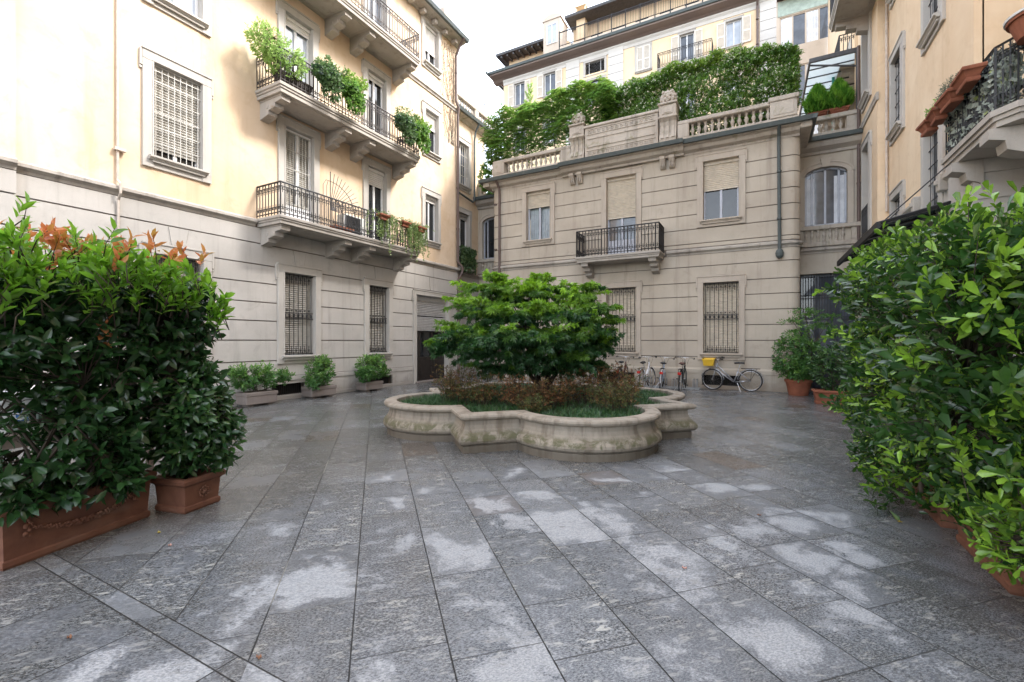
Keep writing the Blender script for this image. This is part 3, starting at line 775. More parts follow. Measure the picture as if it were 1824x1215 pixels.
balcony(lb, fr, 6.95, 12.12, 10.86, 11.10, .98, BR, 11.94, iron='iron_rust', label='top balcony, bare of plants')
mb = pipe_run([(15.42, .52, 13.92), (15.42, .30, 13.7), (15.42, .10, 13.3), (15.42, .10, 11.45), (15.55, .14, 11.2), (15.55, .10, 10.9), (15.55, .10, 4.85), (15.68, .24, 4.6), (15.68, .22, 4.4), (15.6, .10, 4.1), (15.6, .10, .1)], .052, fr)
for z in (12.6, 9.6, 7.9, 6.2, 3.0, 1.5): mb.lathe(15.55 if z < 11 else 15.42, .10, [(.054, z - .03), (.068, z - .025), (.068, z + .025), (.054, z + .03)], 10)
mb.build('downpipe', M['pipe_br'], lb, smooth=False)
mb = pipe_run([(4.16, .04, 14), (4.16, .04, 6.1), (4.16, .05, 4.7), (4.16, .17, 4.6), (4.16, .17, 4.42), (4.16, .075, 4.3), (4.16, .075, .6)], .024, fr)
mb.box(4.10, 4.28, .02, .10, 5.27, 5.33); mb.build('gas_pipe', M['pipe_pale'], lb)

# recessed wing of the left building, with a terrace on top
lw = thing('corner_wing', 'narrow recessed wing in the left corner, topped by a stone balustrade', 'building', (XW, 16.6, 0))
fr = fr_wing
wA, wB = (16.0, 17.0, 4.8, 7.15), (16.05, 16.95, 8.35, 10.2)
mb = MB(fr); wall(mb, 15.6, 18.3, 4.5, 11.3, [wA, wB]); mb.build('upper_wall', M['plaster'], lw)
mb = MB(fr); wall(mb, 15.6, 18.3, 0, 4.5, []); mb.build('joints', M['joint'], lw)
mb = MB(fr); courses(mb, 15.6, YK, ZG, [], .001, .03); plinth(mb, 15.6, YK, []); mb.build('ground_floor_wall', M['stucco'], lw)
mb = MB(fr); string_course(mb, 15.6, YK); mb.build('string_course', M['cornice'], lw)
window(lw, fr, wA, 0, 'sash', shut=6.95, door=True, shmat='shutter_g', w=.18)
w_ = window(lw, fr, wB, 0, 'sash', glass='glass_mid', w=.17)
grille(fr, wB, -.02, 6, None, 'shutter_far', w_, .010, False, [8.8, 9.25, 9.7])
mb = MB(fr)
mb.profile(15.66, 19.5, [(-.3, 11.15), (.05, 11.15), (.10, 11.25), (.28, 11.32), (.28, 11.42), (-.3, 11.45)])
mb.box(15.7, 19.5, -.10, .10, 11.45, 11.62, .01); mb.box(15.7, 19.5, -.12, .12, 12.08, 12.22, .012)
for u in (15.75, 17.4, 19.1): mb.box(u, u + .3, -.11, .11, 11.62, 12.08, .01)
bs = mb.build('balustrade', M['weath'], lw)
p0 = baluster_mesh(fr, 16.2, 0, 11.62, .46).build('baluster', M['weath'], bs)
for k in range(1, 13):
    c = p0.copy(); COL.objects.link(c); c.location = (0, k * .21 + (.42 if k > 5 else 0), 0)
mb = MB(fr)
for i in range(20): mb.tube((15.72 + i * .2, 0, 12.2), (15.72 + i * .2, 0, 12.75), .009, 4)
mb.tube((15.72, 0, 12.75), (19.55, 0, 12.75), .012, 4); mb.build('roof_railing', M['iron'], lw)
mb = MB(fr); mb.prism_u([(.26, 11.34), (.38, 11.34), (.42, 11.46), (.38, 11.46), (.35, 11.39)], 15.66, 19.5); mb.build('gutter', M['gutter'], lw)
mb = pipe_run([(17.35, .36, 11.36), (17.35, .15, 11.0), (17.35, .09, 10.6), (17.35, .09, 7.95), (17.2, .12, 7.8), (15.8, .12, 7.95)], .045, fr); mb.build('downpipe', M['gutter'], lw)
mb = MB(fr); mb.box(15.9, 17.1, -.05, .34, 4.56, 4.72, .015); bl = mb.build('balcony', M['slab'], lw)
mb = MB(fr); railing_run(mb, (15.95, .30), (17.05, .30), 4.74, 5.55); mb.build('railing', M['iron'], bl)

# ================================================================== STONE PAVILION
pv = thing('stone_pavilion', 'two storey beige stone pavilion across the end of the courtyard with a balustraded roof terrace', 'building', (-4.28, YB, 0))
fr = fr_back
xa, xb = -9.35, .85
b1, b2, b3 = (-8.02, -7.01, 5.48, 7.39), (-4.80, -3.75, 4.62, 7.40), (-1.57, -.53, 5.48, 7.39)
h1, h2, h3 = (-8.02, -7.01, 1.16, 3.44), (-4.80, -3.75, 1.16, 3.44), (-1.57, -.53, 1.16, 3.44)
v1, v2 = (-1.60, -.50, .12, .45), (-4.8, -3.8, .12, .45)
ops = [b1, b2, b3, h1, h2, h3]
mb = MB(fr); wall(mb, xa, xb, 0, 8.0, ops + [v1, v2])
for s, xc in ((-1, xa), (1, xb)):
    mb.lathe(xc, -.25, [(.25, 0), (.25, 8.0)], 6, PI / 2 if s < 0 else 0, PI if s < 0 else PI / 2)
    X = xc + s * .25
    mb.quad((X, -.25, 0), (X, -1.9, 0), (X, -1.9, 8.0), (X, -.25, 8.0))
mb.build('joints', M['joint'], pv)
mb = MB(fr)
courses(mb, xa, xb, ZG, ops, .001, .032, pad=.15); courses(mb, xa, xb, ZU, ops, .001, .032, pad=.15)
for o in (h1, h2, h3): keystone(mb, o, .032)
plinth(mb, xa, xb, [v1, v2])
for s, xc in ((-1, xa), (1, xb)):
    A0, A1 = (PI / 2, PI) if s < 0 else (0, PI / 2)
    for zs in (ZG, ZU):
        for i in range(len(zs) - 1):
            lo, hi = zs[i] + .014, zs[i + 1] - .014
            mb.lathe(xc, -.25, [(.25, lo), (.282, lo), (.282, hi), (.25, hi)], 8, A0, A1)
            X = xc + s * .25
            mb.box(X, X + s * .032, -1.68, -.25, lo, hi)
    mb.lathe(xc, -.25, [(.25, 0), (.335, 0), (.335, .1), (.31, .1), (.31, .5), (.33, .5), (.33, .62), (.25, .62)], 8, A0, A1)
    mb.box(xc + s * .25, xc + s * .31, -1.68, -.25, 0, .62)
mb.build('rusticated_wall', M['stucco_b'], pv)
sc_part(pv, fr, xa, -5.72); sc_part(pv, fr, -2.72, xb)
for s, xc in ((-1, xa), (1, xb)):
    A0, A1 = (PI / 2, PI) if s < 0 else (0, PI / 2)
    mb = MB(fr); mb.lathe(xc, -.25, [(.25, 4.40), (.29, 4.40), (.30, 4.45), (.335, 4.48), (.37, 4.5), (.37, 4.555), (.25, 4.61)], 8, A0, A1)
    mb.box(xc + s * .25, xc + s * .36, -1.68, -.25, 4.42, 4.58)
    mb.build('string_course', M['cornice'], pv)
mb = MB(fr)
def corn(u0, u1, k): mb.profile(u0, u1, [(-.3, 7.70), (.05 + k, 7.70), (.07 + k, 7.76), (.20 + k, 7.82), (.25 + k, 7.92), (.36 + k, 7.95), (.36 + k, 8.03), (-.3, 8.06)])
corn(xa - .25, -6.45, 0); corn(-2.15, xb + .25, 0); corn(-6.45, -2.15, .12)
mb.box(xa - .25, xb + .25, -1.8, -.3, 7.9, 8.05)
mb.box(xb + .25, xb + .55, -1.7, .30, 7.82, 8.02, .02); mb.box(xa - .55, xa - .25, -1.7, .30, 7.82, 8.02, .02)
mb.build('cornice', M['weath'], pv)
mb = MB(fr)
for u0, u1, k in ((xa - .55, -6.45, 0), (-2.15, xb + .55, 0), (-6.47, -2.13, .12)):
    mb.prism_u([(.34 + k, 7.97), (.46 + k, 7.97), (.50 + k, 8.09), (.46 + k, 8.10), (.36 + k, 8.07)], u0, u1)
mb.prism_d([(xb + .53, 7.97), (xb + .64, 7.97), (xb + .68, 8.09), (xb + .55, 8.09)], -1.7, .48)
mb.prism_d([(xa - .53, 7.97), (xa - .64, 7.97), (xa - .68, 8.09), (xa - .55, 8.09)], -1.7, .48)
mb.build('gutter', M['gutter'], pv)
for c in (-5.92, -2.68):
    mb = MB(fr)
    for s in (-1, 1):
        u = c + s * .15
        mb.prism_u([(.03, 7.74), (.30, 7.74), (.31, 7.66), (.26, 7.60), (.20, 7.52), (.19, 7.44), (.14, 7.38), (.03, 7.36)], u - .085, u + .085)
        mb.lathe(u, .22, [(.0, 7.62), (.06, 7.64), (.06, 7.68), (0, 7.70)], 8)
        for q in (-.04, .04): mb.box(u + q - .008, u + q + .008, .19, .27, 7.42, 7.66)
    mb.build('cornice_bracket', M['trim_b'], pv)
vent(pv, fr, *v1); vent(pv, fr, *v2)
window(pv, fr, b1, .032, 'sash', shut=6.82, trim='trim_b', frame='bluegrey', curtain=True, w=.19)
window(pv, fr, b2, .032, 'sash', shut=5.99, trim='trim_b', frame='bluegrey', door=True, bottom=.5, w=.19, curtain=False, glass='glass_mid')
window(pv, fr, b3, .032, 'sash', shut=6.50, trim='trim_b', frame='bluegrey', glass='glass', w=.19)
for o in (h1, h2, h3):
    w_ = window(pv, fr, o, .032, 'closed', trim='trim_b', w=.17, recess=.17)
    grille(fr, o, -.02, 8, (o[2] + o[3]) / 2 + .03, 'iron', w_)
balcony(pv, fr, -5.68, -2.77, 4.30, 4.50, .92, [-5.38, -3.05], 5.40, iron='iron', d0=.03)
mb = pipe_run([(-9.22, .40, 8.0), (-9.22, .15, 7.75), (-9.22, .11, 7.5), (-9.22, .11, .3)], .05, fr, (7.0, 5.2, 4.0)); mb.build('downpipe', M['pipe_br'], pv)
mb = pipe_run([(.56, .40, 8.0), (.56, .15, 7.75), (.56, .11, 7.5), (.58, .11, 4.30)], .05, fr, (6.6, 5.2))
mb.lathe(.58, .11, [(.05, 4.34), (.09, 4.30), (.115, 4.22), (.10, 4.12), (.05, 4.06), (.0, 4.05)], 12); mb.build('downpipe', M['gutter'], pv)
# roof terrace parapet
mb = MB(fr)
mb.box(xa - .25, xb + .22, -.38, .02, 8.05, 8.36, .015)
mb.box(xa - .25, -6.21, -.36, .0, 8.80, 8.93, .02); mb.box(-2.38, xb + .22, -.36, .0, 8.80, 8.93, .02)
mb.box(xa - .27, xa + .28, -.40, .03, 8.36, 8.80, .012); mb.box(.33, 1.04, -.42, .05, 8.36, 8.86, .012); mb.box(.28, 1.09, -.46, .09, 8.86, 9.0, .02)
mb.box(xa - .2, xa + .2, .025, .045, 8.42, 8.74, .006); mb.box(.42, .95, .045, .065, 8.44, 8.78, .006)
mb.box(-6.60, -6.21, -.34, .01, 8.36, 8.80, .012); mb.box(-2.38, -2.02, -.34, .01, 8.36, 8.80, .012)
# centre panel with two running frets
mb.box(-5.60, -2.99, -.40, .10, 8.05, 9.34, .012); mb.box(-5.64, -2.95, -.44, .15, 9.34, 9.44, .02)
mb.box(-5.5, -3.09, .10, .13, 8.62, 8.70); mb.box(-5.5, -3.09, .10, .13, 8.92, 9.0)
for zb_ in (8.32, 9.10):
    mb.box(-5.52, -3.08, .09, .125, zb_ - .02, zb_); mb.box(-5.52, -3.08, .09, .125, zb_ + .17, zb_ + .19)
    n = 14
    for i in range(n):
        u = -5.48 + 2.36 * i / n
        mb.box(u, u + .022, .09, .125, zb_ + .0, zb_ + .14); mb.box(u, u + .11, .09, .124, zb_ + .115, zb_ + .14)
        mb.box(u + .088, u + .11, .09, .125, zb_ + .05, zb_ + .115); mb.box(u + .05, u + .088, .09, .124, zb_ + .05, zb_ + .073)
pb = mb.build('balustrade', M['weath'], pv)
for u0, n, st in ((-8.93, 12, .205), (-1.92, 12, .20)):
    q = baluster_mesh(fr, u0, -.17, 8.36, .44, 1.05).build('baluster', M['weath'], pb, smooth=False)
    for k in range(1, n):
        c = q.copy(); COL.objects.link(c); c.location = (k * st, 0, 0)
def lion_pedestal(u):
    mb = MB(fr); w = .30
    mb.box(u - w, u + w, -.42, .16, 8.05, 8.30, .02)
    # scrolled console body
    mb.prism_u([(-.40, 8.30), (.12, 8.30), (.13, 8.42), (.05, 8.60), (.03, 8.80), (.07, 8.98), (.15, 9.06), (-.40, 9.06)], u - w + .03, u + w - .03)
    for q in (-.17, 0, .17): mb.prism_u([(.0, 8.36), (.165, 8.40), (.09, 8.60), (.07, 8.82), (.11, 8.96), (.19, 9.04), (.0, 9.04)], u + q - .045, u + q + .045)
    mb.box(u - w - .01, u + w + .01, -.42, .19, 9.06, 9.14, .02)
    mb.box(u - w + .02, u + w - .02, -.40, .14, 9.14, 9.52, .015); mb.box(u - .18, u + .18, .14, .16, 9.20, 9.46, .008)
    mb.prism_d([(u - .10, 9.24), (u + .10, 9.24), (u, 9.43)], .158, .175)
    mb.box(u - w - .02, u + w + .02, -.42, .20, 9.52, 9.59, .02)
    p = mb.build('pedestal', M['weath'], pb)
    # lion mask: mane of locks round a muzzle
    h = MB(fr); z = 9.80
    def ball(x, y, zz, r, sy=1.0, sz=1.0, n=8):
        pr = [(r * math.sin(PI * i / 6) + .0005, zz - sz * r * math.cos(PI * i / 6)) for i in range(7)]
        h.lathe(x, y, pr, n, sd=sy)
    ball(u, -.05, z, .175, 1.0, 1.15)
    ball(u, .10, z - .07, .10, .9, .8); ball(u, .18, z - .04, .035); ball(u, .13, z - .15, .06, .8, .7)
    for s in (-1, 1):
        ball(u + s * .08, .11, z + .05, .038); ball(u + s * .06, .14, z - .09, .05, .8); ball(u + s * .15, .06, z + .18, .05)
    for k in range(11):
        a = PI * (-.25 + 1.5 * k / 10)
        ball(u + .17 * math.cos(a), .02, z + .16 * math.sin(a), .075, .9, 1.1, 6); 
        ball(u + .22 * math.cos(a + .13), -.06, z + .205 * math.sin(a + .13), .07, .9, 1.1, 6)
    h.build('lion_mask', M['weath'], pb, smooth=True)
lion_pedestal(-5.91); lion_pedestal(-2.68)
mb = MB(fr); mb.box(xa - .25, xb + .25, -7.0, -.36, 7.98, 8.05); mb.build('terrace_floor', M['granite'], pv)

# ================================================================== CURVED LINKS
def arched_link(name, x0, x1, a, b, label, ground):
    lk = thing(name, label, 'building', ((x0 + x1) / 2, YK, 0))
    fr = fr_link; c, e, rise = 5.30, 6.95, .24
    m, hw = (a + b) / 2, (b - a) / 2
    arc = [(m + hw * math.cos(t), e + rise * math.sin(t)) for t in np.linspace(0, PI, 13)]
    mb = MB(fr)
    wall(mb, x0, x1, 4.5, e, [(a, b, c, e + 1)]); 
    # spandrel above the segmental arch
    for i in range(12):
        (p, q), (r, s) = arc[i], arc[i + 1]
        mb.quad((p, 0, q), (r, 0, s), (r, 0, 8.0), (p, 0, 8.0)); mb.quad((p, 0, q), (r, 0, s), (r, -.25, s), (p, -.25, q))
    mb.quad((x0, 0, e), (a, 0, e), (a, 0, 8.0), (x0, 0, 8.0)); mb.quad((b, 0, e), (x1, 0, e), (x1, 0, 8.0), (b, 0, 8.0))
    wall(mb, x0, x1, 0, 4.5, [(x0 + .12, x1 - .12, 0, 3.75)], reveal=.35)
    mb.build('link_wall', M['stucco_b'], lk)
    # archivolt, keystone and window
    mb = MB(fr)
    for i in range(12):
        t0, t1 = PI * i / 12, PI * (i + 1) / 12
        P = [(m + (hw + k) * math.cos(t), e + (rise + k) * math.sin(t)) for t in (t0, t1) for k in (0, .17)]
        mb.prism_d([P[0], P[1], P[3], P[2]], .0, .055)
        P = [(m + (hw + k) * math.cos(t), e + (rise + k) * math.sin(t)) for t in (t0, t1) for k in (.13, .18)]
        mb.prism_d([P[0], P[1], P[3], P[2]], .055, .08)
    mb.prism_d([(m - .10, e + rise - .02), (m + .10, e + rise - .02), (m + .14, e + rise + .26), (m - .14, e + rise + .26)], .0, .11)
    mb.box(a - .17, a, 0, .055, c, e, .008); mb.box(b, b + .17, 0, .055, c, e, .008)
    win = mb.build('arched_window', M['trim_b'], lk)
    mb = MB(fr)
    top = lambda u: e + rise * math.sqrt(max(0, 1 - ((u - m) / hw) ** 2))
    for u in (a + .03, a + (b - a) * .18, m, b - (b - a) * .18, b - .03): mb.box(u - .03, u + .03, -.16, -.10, c, top(u) - .01, .006)
    mb.box(a, b, -.16, -.10, c, c + .07, .006)
    for i in range(12):
        (p, q), (r, s) = arc[i], arc[i + 1]
        mb.prism_d([(p, q), (r, s), (r, s - .06), (p, q - .06)], -.16, -.10)
    mb.build('sash', M['bluegrey'], win)
    mb = MB(fr); mb.add([(p, -.15, q) for p, q in arc] + [(a, -.15, c), (b, -.15, c)], [tuple(range(15))]); mb.build('pane', M['glass_mid'] if ground == 'blue' else M['glass'], win)
    if ground == 'blue':
        for q0, q1 in ((a + .05, a + .28), (b - .33, b - .05)):
            mb = MB(fr)
            for i in range(10): mb.box(q0 + (q1 - q0) * i / 10, q0 + (q1 - q0) * (i + .8) / 10, -.148 + .003 * (i % 2), -.143 + .003 * (i % 2), c + .08, e - .05)
            mb.build('curtain', M['curtain'], win)
    # little balustrade under the window
    mb = MB(fr); mb.box(x0, x1, .0, .10, 4.62, 4.76, .01); mb.box(x0, x1, -.02, .14, 5.16, 5.29, .015)
    mb.box(x0, a - .05, .0, .08, 4.76, 5.16, .01); mb.box(b + .1, x1, .0, .08, 4.76, 5.16, .01)
    bs = mb.build('balustrade', M['weath'], lk)
    n = int((b - a + .1) / .165)
    q = baluster_mesh(fr, a + .03, .05, 4.76, .40, .85).build('baluster', M['weath'], bs)
    for k in range(1, n):
        cc = q.copy(); COL.objects.link(cc); cc.location = (k * .165, 0, 0)
    sc_part(lk, fr, x0, x1); mb = MB(fr)
    mb.profile(x0, x1, [(0, 7.62), (.06, 7.62), (.08, 7.70), (.24, 7.80), (.30, 7.90), (.30, 8.0), (0, 8.05)])
    mb.build('cornice', M['cornice'], lk)
    mb = MB(fr); mb.prism_u([(.28, 7.96), (.40, 7.96), (.44, 8.08), (.40, 8.08), (.32, 8.04)], x0, x1); mb.build('gutter', M['gutter'], lk)
    mb = MB(fr); mb.box(x0, x1, -4, .02, 8.0, 8.05); mb.box(x0, x1, -.30, .02, 8.05, 8.32, .012); mb.box(x0, x1, -.32, .04, 8.72, 8.86, .02); mb.box(x1 - .35, x1, -.3, .0, 8.32, 8.72, .01); mb.box(x0, x0 + .2, -.3, .0, 8.32, 8.72, .01)
    tb = mb.build('terrace_balustrade', M['weath'], lk)
    n = int((x1 - x0 - .55) / .19)
    q = baluster_mesh(fr, x0 + .30, -.15, 8.32, .40, 1.0).build('baluster', M['weath'], tb)
    for k in range(1, n):
        cc = q.copy(); COL.objects.link(cc); cc.location = (k * .19, 0, 0)
    # ground floor
    da, db = x0 + .12, x1 - .12
    dm = M['door_blue'] if ground == 'blue' else M['door_grey']
    mb = MB(fr); N = 3
    for i in range(N):
        u0, u1 = da + (db - da) * i / N, da + (db - da) * (i + 1) / N
        mb.box(u0, u0 + .06, -.28, -.20, 0, 3.75, .006); mb.box(u1 - .06, u1, -.28, -.20, 0, 3.75, .006)
        mb.box(u0 + .06, u1 - .06, -.28, -.21, 0, .9, .006); mb.box(u0 + .12, u1 - .12, -.215, -.195, .15, .75, .01)
        for z in (.9, 2.25, 3.65): mb.box(u0 + .06, u1 - .06, -.28, -.20, z, z + .10, .006)
    d_ = mb.build('entrance_door', dm, lk)
    mb = MB(fr); mb.quad((da, -.26, .95), (db, -.26, .95), (db, -.26, 3.7), (da, -.26, 3.7)); mb.build('pane', M['glass_mid'], d_)
    if ground == 'blue':
        mb = MB(fr)
        for i in range(20): mb.tube((da + (db - da) * (i + .5) / 20, -.17, 2.3), (da + (db - da) * (i + .5) / 20, -.17, 3.72), .008, 4)
        for z in (2.95, 3.05): mb.box(da, db, -.175, -.165, z, z + .02)
        mb.build('grille', M['iron'], d_)
    return lk
arched_link('arched_link', 1.10, XV, 1.36, 2.50, 'short stone link on the right with an arched bay window above a blue black door', 'blue')
arched_link('arched_link', XW, -9.60, -11.15, -10.0, 'short stone link on the left with a dark arched window, half hidden beside the pavilion', 'grey')

# ================================================================== RIGHT BUILDING
rb = thing('apartment_building', 'tall cream apartment building on the right with stone window frames and a planted balcony', 'building', (XR, 12, 0))
fr = fr_right
HR = 20.0  # unseen upper height, chosen to shade the court and lower left wall
ra = dict(lo1=(11.44, 12.34, 4.04, 5.83), lo2=(14.09, 14.96, 3.4, 5.15), up1=(11.44, 12.34, 7.75, 9.6), up2=(14.09, 14.96, 6.84, 8.68), t1=(11.44, 12.34, 11.2, 13.2), t2=(14.09, 14.96, 10.4, 12.3))
mb = MB(fr)
wall(mb, 9.7, 15.5, 4.5, HR, list(ra.values()))
mb.box(9.7, 10.7, -.02, .10, 4.6, HR)
mb.quad((9.7, 0, 4.5), (9.7, -.8, 4.5), (9.7, -.8, HR), (9.7, 0, HR))
f_ = lambda u, d, z: (XR + .8 - d, u, z)
m2 = MB(f_); rd = (7.15, 8.05, 4.62, 7.2)
wall(m2, -6, 9.7, 4.5, HR, [rd]); mb.add(m2.v, m2.f, raw=True)
mb.build('upper_wall', M['plaster_r'], rb)
mb = MB(fr); wall(mb, 9.7, 15.5, 0, 4.5, [ra['lo1'], ra['lo2']])
m2 = MB(f_); wall(m2, -6, 9.7, 0, 4.5, []); mb.add(m2.v, m2.f, raw=True); mb.build('joints', M['joint'], rb)
mb = MB(fr); courses(mb, 9.7, 15.5, ZG, [ra['lo1'], ra['lo2']], .001, .03, pad=.17, padb=.2); plinth(mb, 9.7, 15.5, [])
mb.box(9.7, 10.7, 0, .12, 0, 4.4); mb.box(9.66, 9.7, -.8, .12, 0, 4.5)
for z in ZG[1:]: mb.box(9.63, 9.66, -.8, .12, z - .25, z - .03)
m2 = MB(f_); courses(m2, -6, 9.68, ZG, [], .001, .03); mb.add(m2.v, m2.f, raw=True)
mb.build('ground_floor_wall', M['stucco'], rb)
for a, b in ((9.7, 11.2), (12.6, 13.8), (15.2, 15.5)):
    mb = MB(fr); string_course(mb, a, b)
    mb.build('string_course', M['cornice'], rb); mb = MB(fr)
    for u in (a + .08, b - .08): mb.box(u - .09, u + .09, .02, .16, 4.30, 4.62, .015); mb.lathe(u, .16, [(0, 4.40), (.05, 4.43), (.05, 4.50), (0, 4.53)], 8); mb.build('console', M['cornice'], rb); mb = MB(fr)
for k, o in ra.items():
    w_ = window(rb, fr, o, 0, 'sash', frame='shutter_g', glass='glass', w=.19, recess=.09)
    grille(fr, o, -.03, 4, None, 'iron', w_, .006, False, [o[2] + .35 * i for i in range(1, 6) if o[2] + .35 * i < o[3]])
window(rb, f_, rd, 0, 'sash', door=True, shut=6.3)
window(rb, f_, (7.15, 8.05, 7.85, 10.3), 0, 'closed', door=True)
mb = pipe_run([(15.42, .05, HR), (15.42, .05, 5.0)], .03, fr, (12, 10, 8, 6)); mb.build('downpipe', M['pipe_pale'], rb)
mb = pipe_run([(9.05, -.7, HR), (9.05, -.7, 5.0)], .04, fr, (8, 6)); mb.build('downpipe', M['pipe_pale'], rb)
# balcony of the right building, with a splayed corner
mb = MB()
def poly_bal(out): return [(XR + .78, 8.05 - out), (2.88 - out * .6, 8.05 - out), (2.70 - out, 8.3), (2.70 - out, 10.15 + out), (XR + .02, 10.15 + out), (XR + .02, 9.68), (XR + .78, 9.68)]
mb.prism_z(poly_bal(-.06), 4.36, 4.44); mb.prism_z(poly_bal(-.03), 4.44, 4.50); mb.prism_z(poly_bal(0), 4.50, 4.58)
bal = mb.build('balcony', M['slab'], rb)
for u in (8.45, 9.75):
    bk = MB(fr_right); bk.prism_u([(-.75 if u < 9 else .01, 4.355), (.38, 4.355), (.38, 4.22), (.22, 4.18), (.20, 4.06), (.05, 4.0), (-.75 if u < 9 else .01, 3.86)], u - .14, u + .14); bk.build('bracket', M['slab'], bal)
mb = MB()
P = [(XR + .75, 8.11), (2.90, 8.11), (2.76, 8.32), (2.76, 10.1), (XR, 10.1)]
for i in range(4): railing_run(mb, P[i], P[i + 1], 4.60, 5.42, .10, i == 2)
mb.build('railing', M['iron'], bal)

# projecting wing of the right building beside the link
rw = thing('corner_wing', 'slim cream wing in the right corner with a narrow stone framed window above each other', 'building', (XV, 17, 0))
fr = fr_rwing
q1, q2 = (16.35, 17.25, 4.72, 7.3), (16.35, 17.25, 8.75, 11.0)
mb = MB(fr); wall(mb, 15.5, 18.2, 4.5, HR - .02, [q1, q2, (16.35, 17.25, 12.2, 14.2)])
mb.quad((15.5, 0, 0), (15.5, -.5, 0), (15.5, -.5, HR - .02), (15.5, 0, HR - .02))
f3 = lambda u, d, z: (3.35 - d, u, z)
m2 = MB(f3); wall(m2, 18.2, 29.9, 8.0, HR - .02, [(20, 21, 8.1, 10.4), (20, 21, 11.4, 13.6), (23, 24, 11.4, 13.6)]); m2.quad((18.2, 0, 8), (18.2, .6, 8), (18.2, .6, HR - .02), (18.2, 0, HR - .02)); mb.add(m2.v, m2.f, raw=True)
mb.build('upper_wall', M['plaster_r'], rw)
mb = MB(fr); wall(mb, 15.5, YK, 0, 4.5, []); mb.build('joints', M['joint'], rw)
mb = MB(fr); courses(mb, 15.5, YK, ZG, [], .001, .03); plinth(mb, 15.5, YK, []); mb.box(15.46, 15.5, -.23, .03, 0, 4.4); mb.build('ground_floor_wall', M['stucco'], rw)
mb = MB(fr); mb.box(15.40, 15.52, -.30, .12, 4.5, 4.555); string_course(mb, 15.42, YK); mb.build('string_course', M['cornice'], rw); sc_part(rw, fr, 15.45, YK, 8.15, out=.06)
w_ = window(rw, fr, q1, 0, 'closed', door=True, shmat='shutter_g', w=.17)
mb = MB(fr); railing_run(mb, (16.35, .05), (17.25, .05), 4.75, 5.5); mb.build('railing', M['iron'], w_)
window(rw, fr, q2, 0, 'sash', frame='bluegrey', glass='glass_mid', shut=10.4, shmat='shutter_w', w=.17)
window(rw, fr, (16.35, 17.25, 12.2, 14.2), 0, 'sash', frame='bluegrey', glass='glass_mid', w=.17)
for o in ((20, 21, 8.1, 10.4), (20, 21, 11.4, 13.6), (23, 24, 11.4, 13.6)): window(rw, f3, o, 0, 'sash', door=True, glass='glass_mid', w=.17)
balcony(rw, fr, 13.2, 16.75, 10.88, 11.12, .95, [13.7, 16.4], 11.95, d0=.0, iron='iron', label='nearer balcony')
balcony(rw, f3, 18.9, 24.6, 10.88, 11.12, .95, [19.3, 21.8, 24.2], 11.95, d0=.0, iron='iron', label='farther balcony')
mb = pipe_run([(17.72, .06, 10.8), (17.72, .06, 4.7)], .045, fr, (9, 6.5)); mb.build('downpipe', M['pipe_br'], rw)

# ================================================================== FAR BUILDINGS
fb = thing('apartment_building', 'cream block with white shutters and a dark eaves line rising behind the roof terrace', 'building', (-8, 32, 0))
fr = fr_far
FX0, FX1 = -18.05, 1.0
fw = [(-17.05, -16.15, 20.2, 22.0), (-14.48, -13.53, 20.33, 22.06), (-7.43, -6.50, 20.25, 21.95), (-4.58, -3.70, 19.6, 21.9), (-1.79, -.91, 20.2, 21.85)]
fwl = [(a, b, c - 3.6, e - 3.6) for a, b, c, e in fw]
fv, fs = (-11.15, -9.72, 21.08, 21.92), (-11.1, -9.75, 18.8, 20.55)
mb = MB(fr); wall(mb, FX0, FX1, 0, 23.0, fw + fwl + [fv, fs]); mb.quad((FX0, 0, 0), (FX0, -10, 0), (FX0, -10, 23), (FX0, 0, 23)); mb.quad((FX1, 0, 0), (FX1, -10, 0), (FX1, -10, 23), (FX1, 0, 23))
mb.build('wall', M['plaster_far'], fb)
mb = MB(fr)
for a, b in ((-12.65, -11.6), (-9.42, -8.35), (.10, 1.02)):
    courses(mb, a, b, [14 + .6 * i for i in range(15)], [], -.01, .09, gap=.03)
mb.profile(FX0, FX1, [(-.1, 22.1), (.04, 22.1), (.05, 22.3), (.14, 22.42), (.14, 22.5), (-.1, 22.5)])
mb.build('quoins', M['trim_far'], fb)
mb = MB(fr); mb.box(FX0, FX1, .0, .05, 19.75, 19.85); mb.build('string_course', M['trim'], fb)
for i, o in enumerate(fw):
    closed = i == 2
    w_ = window(fb, fr, o, 0, 'sash', w=.13, t=.16, ears=False, glass='glass_mid' if i in (0, 1, 3) else 'glass_pale', proud=.04, apron=.1, door=(i == 3))
    a, b, c, e = o; hw = (b - a) / 2
    sp = ((a + .01, a + hw - .005, .035), (a + hw + .005, b - .01, .035)) if closed else ((a - hw - .1, a - .04, .085), (b + .04, b + hw + .1, .085))
    for s0, s1, d in sp:
        s = MB(fr); s.box(s0, s0 + .07, d - .02, d + .02, c, e, .004); s.box(s1 - .07, s1, d - .02, d + .02, c, e, .004)
        for z0, z1 in ((c, c + .1), (c + (e - c) * .42, c + (e - c) * .42 + .09), (e - .1, e)): s.box(s0 + .07, s1 - .07, d - .02, d + .02, z0, z1, .004)
        n = int((e - c) / .07)
        for k in range(n):
            z = c + (e - c) * (k + .5) / n; s.quad((s0 + .07, d - .012, z - .03), (s1 - .07, d - .012, z - .03), (s1 - .07, d + .012, z + .02), (s0 + .07, d + .012, z + .02))
        s.build('shutter', M['shutter_far'], w_)
for o in fwl: window(fb, fr, o, 0, 'sash', w=.13, t=.16, ears=False, glass='glass_mid', proud=.04)
w_ = window(fb, fr, fv, 0, 'none', w=.16, t=.16, ears=False, sills=False, apron=.16, trim='trim')
mb = MB(fr); mb.box(fv[0], fv[1], -.23, -.2, fv[2], fv[3]); mb.build('vent_back', M['darkroom'], w_)
